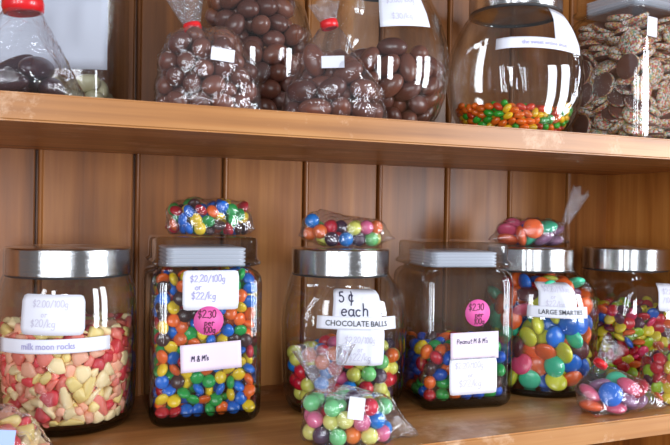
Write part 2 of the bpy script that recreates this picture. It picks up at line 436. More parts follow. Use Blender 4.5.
def round_jar(name, label_, prof, loc, lid=None, lid_r=.0535, lid_z=(.1415, .1682), group=None, rotz=0, flat=None, belly=0):
    t = thing(name, label_, 'jar', loc, rotz, group)
    pr = smooth_prof(prof)
    outer = [(pr[0][1]-.004, .0)]+[(r, z+.0012) for z, r in pr]
    top = outer[-1][1]
    inner = [(outer[-1][0]-.003, top)]+[(max(r-.0034, .01), z) for r, z in reversed(outer[2:]) if z > .0075]+[(interp(prof, .0075)-.009, .0068)]
    n = 144 if flat else 80; vs, fs = lathe(outer+inner, n, True, True); idx = []
    if flat:
        m_ = len(outer)*n
        vs = [(x, flatten(y, flat if i < m_ else flat-.0034), z) if z < lid_z[0]-.003 else (x, y, z) for i, (x, y, z) in enumerate(vs)]
        vs = [forward(x, y, z, rotz, belly) for x, y, z in vs]
    t['belly'] = belly
    for f in fs:
        zz = sum(vs[i][2] for i in f)/len(f); idx.append(1 if zz < .0074 else 0)
    mesh('jar_body', vs, fs, [GLASS, BASEGLASS], t, idx=idx)
    if lid:
        a, b = lid_z; r = lid_r
        vs, fs = lathe([(r-.004, a-.0022), (r-.0014, a-.0018), (r-.0014, a+.0002)], 80, False, False)
        mesh('lid_seal', vs, fs, DARKSEAL, t)
        vs, fs = lathe([(r-.002, a), (r-.0004, a), (r, a+.0005), (r, a+.0009), (r, a+.0016), (r, (a+b)/2), (r, b-.0026), (r, b-.0018), (r-.0003, b-.0008), (r-.0010, b-.0002), (r-.0020, b), (r-.003, b+.0001), (.001, b+.0004)], 96, True, True)
        o = mesh('metal_lid', vs, fs, STEEL, t)
        o.data.polygons.foreach_set('use_smooth', [True]*len(o.data.polygons))
        o.modifiers.new('edges', 'EDGE_SPLIT').split_angle = math.radians(35)
    return t

def square_jar(name, label_, half, loc, rotz, H=.150, lid_top=.179, lid=True, group=None):
    t = thing(name, label_, 'jar', loc, rotz, group)
    c = .014
    outer = [(half-.009, c, 0), (half-.006, c, .0006), (half-.0025, c, .004), (half-.0006, c, .009), (half, c, .014), (half, c, H-.016), (half-.001, c, H-.009), (half-.004, c, H-.004), (half-.009, c, H-.001), (half-.010, c, H+.001)]
    inner = [(half-.0125, c-.002, H+.001), (half-.0075, c-.003, H-.006), (half-.0040, c-.003, H-.016), (half-.0040, c-.003, .018), (half-.006, c-.003, .012), (half-.012, c-.002, .0086)]
    vs, fs = sqloft(outer+inner, 40, True, True)
    idx = [1 if sum(vs[i][2] for i in f)/len(f) < .0135 else 0 for f in fs]
    mesh('jar_body', vs, fs, [SQGLASS, BASEGLASS], t, idx=idx)
    if lid:
        h = half-.0015; a, b = H+.0015, lid_top
        vs, fs = sqloft([(h-.003, c, a), (h, c, a+.002), (h, c, a+.004), (h-.003, c, a+.007), (h-.003, c, b-.004), (h-.004, c, b-.0014), (h-.008, c, b), (h-.014, c, b-.0005)], 40, True, True)
        L_ = mesh('glass_lid', vs, fs, LIDGLASS, t)
        h2 = half-.0150; z0, z1 = a-.001, b-.0105; n = 5; pr = []
        pr.append((h2-.004, .008, z0))
        for k in range(n):
            za, zb = z0+(z1-z0)*k/n, z0+(z1-z0)*(k+1)/n
            pr += [(h2, .008, za+.0006), (h2, .008, zb-.0012), (h2-.0016, .008, zb-.0006)]
        pr.append((h2-.003, .008, z1))
        vs, fs = sqloft(pr, 40, True, True)
        mesh('lid_seal', vs, fs, SEAL, L_)
    return t

HW = handwriting
J = {}
# --- lower shelf
J['rocks'] = t = round_jar('candy_jar', 'round steel-lidded glass jar of pink, red and cream broken rock candy', ROCK, (.0266, -.0792, Z0), True, .0585, (.1438, .1692), 'steel-lidded jars on the lower shelf')
label(t, 'price_label', on_round(ROCK, -105.7, .1114, -.02), .0555, .036, PAPER, [(HW([('$2.00/100g', -.017, .007, .0058), ('or', -.009, -.002, .005), ('$20/kg', -.018, -.0105, .0062)], .0006, seed=3), FADED, 0, 0)], .005)
label(t, 'name_strip', on_round(ROCK, -107.0, .0835, .015), .106, .0128, PAPER, [(printed('milk moon rocks', .0082, .046), FADEDBLUE, -.002, 0)], 0, .0011)

J['buttons'] = t = square_jar('square_candy_jar', 'square glass-lidded jar filled to the top with multicoloured candy buttons', .0540, (.1530, -.0930, Z0), math.radians(-4), .151, .181, group='square glass jars')
label(t, 'price_label', on_face(.0540, .001, .1305), .0535, .0375, PAPER, [(HW([('$2.20/100g', -.020, .008, .0064), ('or', -.015, .0005, .0055), ('$22/kg', -.0185, -.0085, .0068)], .0008, seed=4), FADEDBLUE, 0, 0)], .0035)
round_sticker(t, on_face(.0540, -.001, .1015), .0142, .0138, PINK, [(HW([('$2.30', -.0105, .0028, .0068), ('per', -.004, -.0045, .0058), ('100g', -.0055, -.0115, .0058)], .0009, seed=5), MAROON, 0, 0)], 'round pink price sticker')
label(t, 'name_label', on_face(.0540, .002, .0672, .05), .058, .0262, LILAC, [(HW([("M & M's", -.019, -.003, .0050)], .0008, .1, 6), INK, 0, 0)], .0)

J['balls'] = t = round_jar('candy_jar', 'round steel-lidded glass jar labelled CHOCOLATE BALLS, part full of coloured balls', CAN, (.3035, -.103, Z0), True, .0528, (.1410, .1682), 'steel-lidded jars on the lower shelf', math.radians(-30), .056, .012)
label(t, 'price_label', on_round(CAN, -72, .1140, -.02, 0, .056, math.radians(-30), .012), .0495, .031, PAPER, [(HW([('5 \u00a2', -.019, .0035, .0100), ('each', -.0165, -.0095, .0115)], .0013, .0, 7), INK, 0, 0)], .004)
label(t, 'price_label', on_round(CAN, -69, .0735, -.01, 0, .056, math.radians(-30), .012), .0505, .0372, PAPER, [(HW([('$2.20/100g', -.017, .004, .0060), ('or', -.004, -.005, .0052), ('$22/kg', -.013, -.0135, .0068)], .0007, seed=8), FADED, 0, 0)], .003)
label(t, 'name_strip', on_round(CAN, -71, .0968, -.012, 0, .056, math.radians(-30), .012), .0855, .0128, PAPER, [(printed('CHOCOLATE BALLS', .0078, .0635), BLACKINK, -.002, -.0005)], 0, .0014)

J['peanuts'] = t = square_jar('square_candy_jar', 'square glass-lidded jar half full of coated peanut candies, pink round price sticker', .0535, (.4285, -.129, Z0), math.radians(-8), .149, .177, group='square glass jars')
round_sticker(t, on_face(.0535, .006, .103), .0142, .0142, PINK, [(HW([('$2.30', -.0105, .0028, .0068), ('per', -.003, -.0045, .0058), ('100g', -.0045, -.0118, .0058)], .0009, seed=9), MAROON, 0, 0)], 'round pink price sticker')
label(t, 'name_label', on_face(.0535, .0035, .0685, .02), .055, .0285, LILAC, [(HW([("Peanut M & M's", -.0205, .0025, .0050)], .0006, .1, 10), INK, 0, 0)], .0)
label(t, 'price_label', on_face(.0535, .0025, .0365, .02), .0545, .0385, PAPER, [(HW([('$2.20/100g', -.021, .0085, .0062), ('or', -.006, -.001, .0056), ('$22/kg', -.0165, -.0108, .0075)], .0007, seed=11), FADED, 0, 0)], .003)

J['large'] = t = round_jar('candy_jar', 'round steel-lidded glass jar filled to the lid with big candy discs', CAN, (.5600, -.0985, Z0), True, .0515, (.1415, .1682), 'steel-lidded jars on the lower shelf', math.radians(-44), .056, .020)
label(t, 'price_label', on_round(CAN, -67, .1165, -.02, 0, .056, math.radians(-44), .020), .043, .029, PAPER, [(HW([('$2.20/100g', -.016, .005, .0058), ('or', -.008, -.003, .005), ('$22/kg', -.014, -.0115, .0062)], .0006, seed=12), FADED, 0, 0)], .004)
label(t, 'name_strip', on_round(CAN, -66, .0985, -.015, 0, .056, math.radians(-44), .020), .0715, .0130, PAPER, [(printed('LARGE SMARTIES', .0074, .051), BLACKINK, .002, 0)], 0, .0014)

J['smarties'] = t = round_jar('candy_jar', 'round steel-lidded glass jar of small lime, red and orange discs in the dim corner', CAN, (.697, -.1150, Z0), True, .0530, (.1414, .1682), 'steel-lidded jars on the lower shelf', math.radians(-18), .056, .014)
label(t, 'price_label', on_round(CAN, -74, .1115, -.05, 0, .056, math.radians(-18), .014), .0355, .0325, PAPER, [(HW([('$2.20', -.013, .004, .006), ('/100g', -.013, -.006, .006)], .0006, seed=13), FADED, 0, 0)], .003)

# --- upper shelf
J['whites'] = t = square_jar('square_candy_jar', 'square glass jar with a big white paper label, standing behind a red-taped bag', .0545, (.018, -.092, ZU), -.3, .16, .19, group='square glass jars')
label(t, 'paper_label', on_face(.0545, .004, .073, .0), .096, .066, SHADEPAPER, [], .0)

J['sultanas'] = round_jar('globe_jar', 'globe jar filled with large glossy chocolate-coated sultanas', GLOB2, (.2025, -.092, ZU), True, .051, (.1655, .192), 'globe jars on the upper shelf')
J['almonds'] = t = round_jar('globe_jar', 'globe jar of large chocolate-coated almonds with a white label near its neck', GLOBE, (.3495, -.11, ZU), True, .051, (.1655, .192), 'globe jars on the upper shelf')
label(t, 'price_label', on_round(GLOBE, -98.5, .1300, .09), .0505, .044, PAPER, [(HW([('$3.00/100g', -.018, .004, .006), ('$30/kg', -.014, -.014, .006)], .0006, seed=14), FADED, 0, 0)], .0)
J['seeds'] = t = round_jar('globe_jar', 'nearly empty globe jar with a steel lid and a shallow heap of tiny candies', BOWL, (.523, -.11, ZU), True, .0545, (.156, .186), 'globe jars on the upper shelf', math.radians(-6), .062)
label(t, 'name_strip', on_round(BOWL, -95, .1085, .0, -1.0, .062), .108, .0125, PAPER, [(printed('the sweet online shop', .0062, .056), FADEDBLUE, .004, 0)], 0, .0012)
label(t, 'paper_label', on_round(BOWL, -66, .128, -.1, 0, .062), .036, .045, PAPER, [], 0)

J['freckles'] = t = square_jar('square_candy_jar', 'square glass jar packed with sprinkle-covered chocolate discs', .0555, (.676, -.140, ZU), math.radians(5), .165, .196, group='square glass jars')
label(t, 'price_label', on_face(.0555, -.0335, .137, -.03), .0165, .0225, PAPER, [(HW([('$2', -.004, .0, .005)], .0005, seed=15), FADED, 0, 0)], .0)

# ------------------------------------------------------------------ candies
def ell_mesh(a, b, c, sub=3, sq=1.0):
    bm = bmesh.new(); bmesh.ops.create_icosphere(bm, subdivisions=sub, radius=1)
    for v in bm.verts:
        x, y, z = v.co
        if sq != 1: z = math.copysign(abs(z)**sq, z)
        v.co = Vector((x*a, y*b, z*c))*CM
    return bm
def chunk_bm(s, seed):
    rnd = random.Random(seed); bm = bmesh.new()
    sx, sy, sz = s*rnd.uniform(.85, 1.25), s*rnd.uniform(.7, 1.), s*rnd.uniform(.6, .85)
    for i in range(11):
        d = Vector((rnd.gauss(0, 1), rnd.gauss(0, 1), rnd.gauss(0, 1))).normalized()
        bm.verts.new((d.x*sx*CM, d.y*sy*CM, d.z*sz*CM))
    bmesh.ops.convex_hull(bm, input=bm.verts)
    for v in [v for v in bm.verts if not v.link_faces]: bm.verts.remove(v)
    bmesh.ops.subdivide_edges(bm, edges=bm.edges, cuts=2, use_grid_fill=True)
    bmesh.ops.triangulate(bm, faces=bm.faces)
    for i in range(1): bmesh.ops.smooth_vert(bm, verts=bm.verts, factor=.38, use_axis_x=True, use_axis_y=True, use_axis_z=True)
    for v in bm.verts: v.co *= 1.1
    return bm
def freckle_bm(r, h):
    bm = bmesh.new(); n = 28
    prof = [(.02, -h), (.86, -h), (.97, -.75*h), (1.0, -.3*h), (.97, .15*h), (.85, .6*h), (.6, .9*h), (.3, h), (.02, h)]
    rings = [[bm.verts.new((q*r*CM*math.cos(2*PI*k/n), q*r*CM*math.sin(2*PI*k/n), z*CM)) for k in range(n)] for q, z in prof]
    for i in range(len(prof)-1):
        for k in range(n):
            f = bm.faces.new((rings[i][k], rings[i][(k+1) % n], rings[i+1][(k+1) % n], rings[i+1][k])); f.material_index = 1 if i >= 2 else 0
    bm.faces.new(list(reversed(rings[0]))); f = bm.faces.new(rings[-1]); f.material_index = 1
    return bm

def sprinkle_mat():
    m, nt, out, N = newmat('coloured_sprinkles'); L = nt.links.new
    b = N('ShaderNodeBsdfPrincipled'); L(b.outputs[0], out.inputs[0]); b.inputs['Roughness'].default_value = .5
    t = N('ShaderNodeTexCoord'); v = N('ShaderNodeTexVoronoi'); v.inputs['Scale'].default_value = 430; L(t.outputs['Object'], v.inputs['Vector'])
    s = N('ShaderNodeSeparateColor'); L(v.outputs['Color'], s.inputs[0])
    cr = N('ShaderNodeValToRGB'); cr.color_ramp.interpolation = 'CONSTANT'; e = cr.color_ramp.elements
    cols = [(240, 230, 220), (232, 150, 140), (242, 212, 204), (230, 176, 110), (214, 110, 100), (234, 214, 160), (150, 186, 160), (238, 226, 216)]
    e[0].position = 0; e[0].color = lin(cols[0]); e[1].position = 1/8; e[1].color = lin(cols[1])
    for i in range(2, 8): k = e.new(i/8); k.color = lin(cols[i])
    L(s.outputs[0], cr.inputs[0])
    mr = N('ShaderNodeMapRange'); mr.inputs['From Min'].default_value = (.0013)*430; mr.inputs['From Max'].default_value = (.0021)*430; L(v.outputs['Distance'], mr.inputs[0])
    mx = N('ShaderNodeMix', data_type='RGBA'); mx.inputs[7].default_value = lin((92, 52, 42)); L(mr.outputs[0], mx.inputs[0]); L(cr.outputs[0], mx.inputs[6]); L(mx.outputs[2], b.inputs['Base Color'])
    bu = N('ShaderNodeBump', invert=True); bu.inputs['Strength'].default_value = .8; bu.inputs['Distance'].default_value = .0012; L(v.outputs['Distance'], bu.inputs['Height']); L(bu.outputs[0], b.inputs['Normal'])
    return m

PAL = {
 'mm': [('red', (186, 24, 44), 4), ('orange', (238, 104, 36), 5), ('yellow', (242, 204, 40), 4), ('green', (30, 160, 74), 4), ('blue', (16, 108, 212), 7), ('dark brown', (66, 38, 38), 5)],
 'pea': [('red', (186, 24, 44), 2), ('orange', (238, 104, 36), 5), ('yellow', (242, 204, 40), 4), ('green', (30, 160, 74), 4), ('blue', (18, 92, 206), 9), ('dark brown', (66, 38, 38), 2)],
 'ball': [('pale yellow', (226, 224, 104), 6), ('orange', (240, 112, 44), 5), ('red', (202, 26, 52), 5), ('blue', (16, 126, 214), 5), ('dark purple', (68, 42, 66), 4), ('pale green', (120, 202, 120), 3), ('pink', (238, 112, 156), 2)],
 'hazedball': [('pale yellow', (234, 230, 130), 7), ('pale green', (124, 212, 140), 6), ('red', (212, 36, 64), 2), ('blue', (20, 126, 216), 2), ('dark purple', (86, 64, 92), 3), ('pink', (240, 120, 160), 4), ('orange', (240, 130, 60), 1)],  # ball colours paled, the milky haze of the film painted in
 'large': [('red', (206, 40, 66), 3), ('orange', (242, 104, 48), 7), ('lime yellow', (216, 214, 66), 5), ('blue', (30, 104, 200), 5), ('mint green', (70, 204, 158), 4), ('mauve', (136, 92, 124), 2), ('pink', (228, 80, 118), 4), ('brown', (96, 48, 54), 2)],
 'largebag': [('orange', (240, 104, 52), 4), ('mint green', (70, 204, 158), 2), ('mauve', (142, 98, 130), 2), ('pink', (232, 96, 130), 3), ('blue', (30, 104, 200), 2), ('red', (206, 40, 66), 2)],
 'small': [('lime', (150, 184, 36), 7), ('yellow', (222, 200, 48), 4), ('red', (190, 26, 38), 6), ('orange', (228, 100, 40), 5), ('pink', (206, 50, 92), 4), ('plum', (90, 40, 60), 2), ('blue', (40, 90, 180), 1)],
 'rock': [('pink', (242, 128, 112), 5), ('pale pink', (248, 178, 148), 5), ('red', (222, 66, 76), 3), ('cream', (250, 222, 170), 5), ('pale yellow', (246, 216, 136), 3)],
 'seed': [('green', (36, 164, 46), 5), ('orange', (238, 108, 26), 6), ('yellow', (242, 190, 34), 5), ('red', (196, 54, 24), 2)],
 'choc': [('milk chocolate', (116, 68, 54), 3), ('darker brown', (96, 54, 45), 2)],
 'dark': [('dark chocolate', (58, 36, 44), 1)],
 'white': [('cream white', (228, 220, 180), 1)],
 'freck': [('', (112, 76, 68), 1)],
}
CH = [(.98, s) for s in range(3)]+[(.79, s) for s in range(3, 6)]+[(.6, s) for s in range(6, 8)]
SHAPE = {
 'button': [lambda: ell_mesh(.68, .68, .39, 3)], 'ball': [lambda: ell_mesh(.78, .78, .78, 3)], 'peanut': [lambda: ell_mesh(.88, .68, .66, 3)],
 'disc': [lambda: ell_mesh(1.27, 1.27, .62, 4)], 'small': [lambda: ell_mesh(.75, .75, .36, 3)], 'rock': [(lambda a=a: chunk_bm(*a)) for a in CH],
 'sultana': [lambda: ell_mesh(1.38, .98, .94, 4), lambda: ell_mesh(1.2, .96, .92, 4)], 'little': [lambda: ell_mesh(1.1, .86, .82, 3), lambda: ell_mesh(.95, .85, .8, 3)], 'almond': [lambda: ell_mesh(1.6, 1.0, .95, 4), lambda: ell_mesh(1.4, 1.0, .95, 4)],
 'seed': [lambda: ell_mesh(.62, .40, .38, 3)], 'freckle': [lambda: freckle_bm(1.55, .42)], 'white': [lambda: ell_mesh(1.3, 1.0, .8, 3)], 'stick': [lambda: ell_mesh(2.9, .98, .93, 4)],
}
_mesh = {}
def candy_mesh(shape, k, pal, ci):
    key = (shape, k, pal, ci)
    if key not in _mesh:
        bm = SHAPE[shape][k](); me = bpy.data.meshes.new(shape+'_shape'); bm.to_mesh(me); bm.free()
        nm, rgb, _ = PAL[pal][ci]
        mk = ('m', pal, ci)
        if mk not in _mesh:
            _mesh[mk] = candy_mat(('%s_%s_candy' % (nm, pal)).strip('_').replace(' ', '_'), lin(rgb),
                                  .45 if pal == 'rock' else (.33 if pal in ('choc', 'dark') else .28), .5 if pal == 'rock' else (.12 if pal in ('choc', 'dark') else 0), .1 if pal == 'rock' else .25)
        me.materials.append(_mesh[mk])
        if shape == 'freckle':
            if 'spr' not in _mesh: _mesh['spr'] = sprinkle_mat()
            me.materials.append(_mesh['spr'])
        for p in me.polygons: p.use_smooth = True
        if shape == 'rock':
            for p in me.polygons: p.use_smooth = True
        _mesh[key] = me
    return _mesh[key]

DATA = {}
DATA['rocks'] = [
339,-353,132,-75,40,-39,1,3,-502,-83,144,-21,-4,-91,0,3,479,-92,113,14,-26,-96,3,4,-534,-142,152,-31,38,-31,5,2,-470,-190,137,-43,32,-69,5,0,-141,-456,160,-88,11,-41,2,1,
-354,-320,355,25,-14,-89,2,0,116,-462,251,-18,-30,68,1,1,8,-516,93,11,19,95,2,4,387,-277,189,-82,-13,30,0,1,450,-189,149,-12,95,-18,1,2,488,-24,140,10,86,46,1,3,
-200,-435,111,36,-18,69,4,0,-454,-308,273,-67,-16,-24,4,2,-141,-506,96,50,4,87,7,4,-171,-472,225,48,30,79,1,3,152,-473,144,-73,-25,57,3,1,209,-425,150,0,-87,-49,0,3,
452,-240,175,71,-22,55,5,1,-241,-380,92,-74,32,-7,6,1,-458,-200,256,-95,-2,-30,0,0,-14,-538,204,-42,63,26,3,3,-527,-157,316,43,77,11,2,4,60,-491,139,25,23,5,1,3,
70,-526,215,48,-70,47,7,1,335,-391,213,92,20,30,3,2,416,-303,283,46,45,-28,0,4,531,-36,221,29,-39,7,7,0,432,-296,135,-22,-4,73,4,3,-415,-316,157,-24,17,-90,0,1,
-453,220,303,-43,88,3,2,1,18,-477,285,-3,-66,64,7,3,29,-471,232,-1,69,1,3,4,-48,-570,354,-56,13,51,2,3,333,-318,375,10,13,85,4,3,173,-467,243,86,-33,-14,5,4,
500,-192,287,-33,-68,12,6,2,-532,21,217,-29,41,-50,1,1,-297,-397,151,49,31,72,1,3,-508,-40,279,37,18,75,2,3,-75,-459,266,-2,19,-75,3,3,-90,-514,488,-19,-75,-63,0,0,
-31,-444,170,-52,-58,24,6,2,216,-495,343,-24,-12,96,2,3,331,-367,287,10,92,-24,2,1,327,-405,331,24,-5,63,1,3,527,-108,256,-32,-15,24,0,0,-467,-115,323,-18,-17,-90,2,0,
-235,-441,189,26,-4,-89,1,2,-341,-354,306,-37,-84,-28,0,3,19,-542,477,73,-2,66,1,4,-502,-307,501,2,-25,89,6,0,49,-509,366,11,64,74,0,4,273,-492,237,-28,-66,-65,2,0,
384,-366,443,50,77,39,3,0,496,-249,353,-31,15,86,4,0,-267,-365,227,85,24,-30,7,0,-454,-224,413,-99,-4,1,2,2,-106,-561,228,-91,-31,-15,7,1,-81,-473,587,-59,-73,22,1,2,
117,-457,379,-97,-3,-25,2,0,264,-392,541,-91,31,10,4,4,244,-415,347,9,4,82,1,4,287,-389,438,31,-15,-86,0,3,490,-210,574,-49,70,52,0,0,-482,111,282,-6,-34,11,2,0,
-385,-332,197,47,-44,71,7,3,-523,87,379,-3,48,-13,1,1,-182,-495,348,-27,-69,65,0,2,-477,-328,429,-11,5,59,7,2,-536,-73,513,-58,70,-1,3,1,-50,-491,366,40,-56,-57,0,0,
159,-557,433,-48,-64,-40,2,4,420,-356,349,71,-32,58,4,1,-263,-439,320,-50,-58,40,1,3,-483,-303,342,-43,13,85,6,3,-219,-531,541,7,70,34,4,4,98,-545,553,54,56,-37,0,3,
258,-485,499,49,-45,69,0,3,547,-184,341,-55,-78,11,7,3,-546,-19,414,34,80,47,0,1,-228,-420,361,18,22,-62,3,3,-425,-273,460,72,-38,19,4,0,-253,-502,447,-38,14,-36,3,0,
-349,-372,503,63,-74,-15,3,3,-105,-546,643,73,12,-15,0,3,198,-440,590,-62,45,-62,1,0,477,-312,503,16,-67,7,1,2,-460,-119,441,-30,-93,-9,1,3,-390,-346,419,44,-75,-50,1,1,
-519,-262,393,-89,7,-7,7,3,-144,-546,466,-22,-27,85,5,0,-547,164,714,-59,-31,51,4,1,229,-516,626,46,56,-48,3,2,-138,-542,767,31,13,-27,4,4,196,-477,482,-17,-39,82,5,0,
529,-199,716,10,-28,-29,0,0,527,-86,416,-39,-10,-82,1,4,-514,50,475,-42,38,12,0,3,-340,-407,398,1,40,-89,3,1,-536,-167,456,-33,-74,44,4,0,-498,-202,580,25,89,-32,0,1,
-147,-528,527,-50,-63,57,6,0,150,-542,673,-41,63,-49,3,0,162,-438,638,-11,60,65,1,4,343,-432,484,-13,97,-12,6,1,521,-159,485,-32,-48,71,6,0,-504,171,492,36,-24,38,1,0,
-119,-419,449,4,60,-76,2,4,-500,-244,497,12,70,-67,3,0,-256,-460,514,16,-85,-45,1,4,-114,-550,844,71,31,-54,3,0,-17,-572,596,-15,39,58,4,1,218,-539,563,-94,-31,-7,6,3,
397,-368,593,77,17,26,0,1,476,-275,389,-43,-60,-5,7,3,-557,110,567,71,59,-30,7,2,-360,-442,492,-43,-10,-23,4,2,-401,-306,546,-68,-69,7,2,4,-517,-249,711,25,68,-22,1,1,
-254,-481,608,31,43,26,6,0,190,-516,917,79,40,-42,1,4,356,-476,584,13,-79,-58,5,3,217,-398,712,-86,46,-22,5,0,490,-202,456,29,19,94,3,0,531,-101,511,53,74,-19,3,1,
-519,-113,573,52,20,40,0,2,-294,-454,416,77,39,-25,6,3,-408,-373,527,53,71,-31,6,3,-237,-429,677,93,-17,32,0,2,2,-475,657,14,-5,16,0,3,400,-388,490,-14,-18,-12,7,1,
464,-298,658,62,9,64,0,3,-539,101,638,-4,-30,43,1,1,-330,-447,607,72,-15,-20,0,1,-511,-166,818,28,-63,61,7,2,-185,-436,627,-7,81,-54,1,2,-39,-455,749,55,-6,48,3,1,
62,-545,704,91,28,-23,1,1,545,-72,726,-18,89,-2,3,4,-175,-485,582,79,-11,-43,7,2,-402,-323,575,4,-28,93,2,3,-137,-545,954,-74,63,-2,0,4,124,-451,713,0,11,35,3,3,
277,-400,644,-22,-64,73,1,0,431,-339,740,42,-89,-8,6,2,557,1,570,-67,36,-57,2,3,-522,135,772,57,57,23,0,4,-432,-313,631,33,-12,57,2,0,-213,-512,705,66,41,-51,0,0,
-58,-544,714,-48,2,-41,4,4,395,-378,760,89,-4,10,1,2,543,49,771,4,-24,-97,3,4,517,-105,646,-25,84,-9,3,1,551,-1,656,-50,-38,-25,4,4,-564,-10,594,66,63,33,3,0,
-328,-437,744,52,-76,22,1,1,-342,-334,662,51,19,70,3,1,237,-476,748,-25,42,-80,2,1,320,-371,824,-10,-15,-79,4,3,418,-373,659,3,78,-13,6,0,-517,22,691,-58,80,13,1,2,
-270,-452,815,42,78,-23,0,4,-305,-327,910,60,9,-57,0,0,-253,201,910,-20,64,-73,0,1,-166,385,918,63,45,-62,1,0,81,-528,792,-78,-19,-55,2,3,246,-179,918,13,9,89,1,3,
372,-447,670,74,-64,-20,6,0,483,-165,793,92,-9,35,2,0,-511,-28,765,26,-6,-94,0,2,-597,7,913,76,31,48,5,2,-429,294,887,23,-41,-87,0,2,32,-525,795,-86,13,47,0,0,
313,-475,685,-40,65,-63,4,2,419,-331,864,-25,78,55,1,2,537,-63,816,-53,1,84,0,1,-526,-82,645,2,-44,85,5,2,-418,-359,713,47,-31,60,1,0,-498,-199,882,-2,-20,10,4,1,
-404,-3,899,46,-5,-79,0,1,-99,-472,906,5,94,-29,2,2,-102,194,938,-35,79,-23,1,4,289,-435,940,-33,77,-54,1,3,325,-429,717,17,24,69,4,2,407,-283,925,86,20,-4,4,3,
489,-297,788,66,-58,-48,3,2,559,-122,913,-4,-48,42,2,0,-589,52,796,-28,17,76,6,2,-406,-378,852,-13,-65,55,0,1,-492,-20,941,-57,18,80,0,3,-145,551,917,90,15,1,1,0,
327,207,952,47,4,-4,1,3,257,-470,813,32,30,-23,5,0,399,-380,856,57,-44,66,5,0,571,43,863,72,-47,-28,3,1,-520,-136,717,45,52,67,4,1,-481,-310,851,21,79,5,1,0,
-525,-191,744,35,3,91,7,0,-407,-128,918,26,-60,-76,1,1,75,174,920,18,-17,-44,1,3,154,-475,913,21,-73,-8,1,2,218,-51,885,16,-12,42,2,1,195,255,950,37,-77,52,2,0,
289,-321,894,22,76,-31,1,1,285,-161,912,-75,-1,-47,5,4,333,403,923,54,-9,-84,0,3,472,-11,915,-57,-56,-43,3,4,-550,-72,839,5,-28,-49,6,3,-251,-468,920,9,-21,-88,1,4,
-189,451,887,-24,-43,-59,5,1,-221,-28,931,60,-22,-64,1,4,48,323,949,-23,48,56,0,1,-75,452,917,-27,23,45,1,2,46,-569,886,70,13,-12,4,0,207,-359,922,-80,49,26,0,1,
338,-443,749,63,-18,70,7,0,513,140,939,69,-29,-52,1,2,-328,-442,914,41,-81,-30,3,0,-557,-124,792,41,-61,-20,4,2,-427,-282,923,-30,51,-57,0,1,-567,132,899,67,-10,43,2,3,
89,565,957,79,-6,-60,1,4,33,-547,938,22,0,95,2,3,485,-113,923,-23,-15,-76,5,0,167,309,1003,-64,27,44,1,3,245,426,938,-69,51,-41,2,1,499,-269,882,46,41,22,4,4,
462,-195,897,-8,-5,31,4,0,476,184,881,31,25,-42,0,1,-556,-61,713,-76,-46,42,6,3,-396,-364,887,29,-6,86,7,3,-451,203,897,-49,24,-15,0,3,-306,444,954,-95,-26,-16,2,0,
123,-274,949,8,-10,36,2,0,-198,109,925,37,20,-21,3,0,288,-452,826,-26,-30,-40,5,1,254,89,916,24,-9,96,2,4,563,2,967,-30,30,0,3,3,366,-195,926,23,-3,43,2,1,
389,112,924,13,-7,-98,3,4,431,271,939,55,-37,7,4,0,-527,-77,915,-85,3,42,1,4,-397,382,930,94,7,18,3,1,-12,-554,891,-27,80,51,4,2]
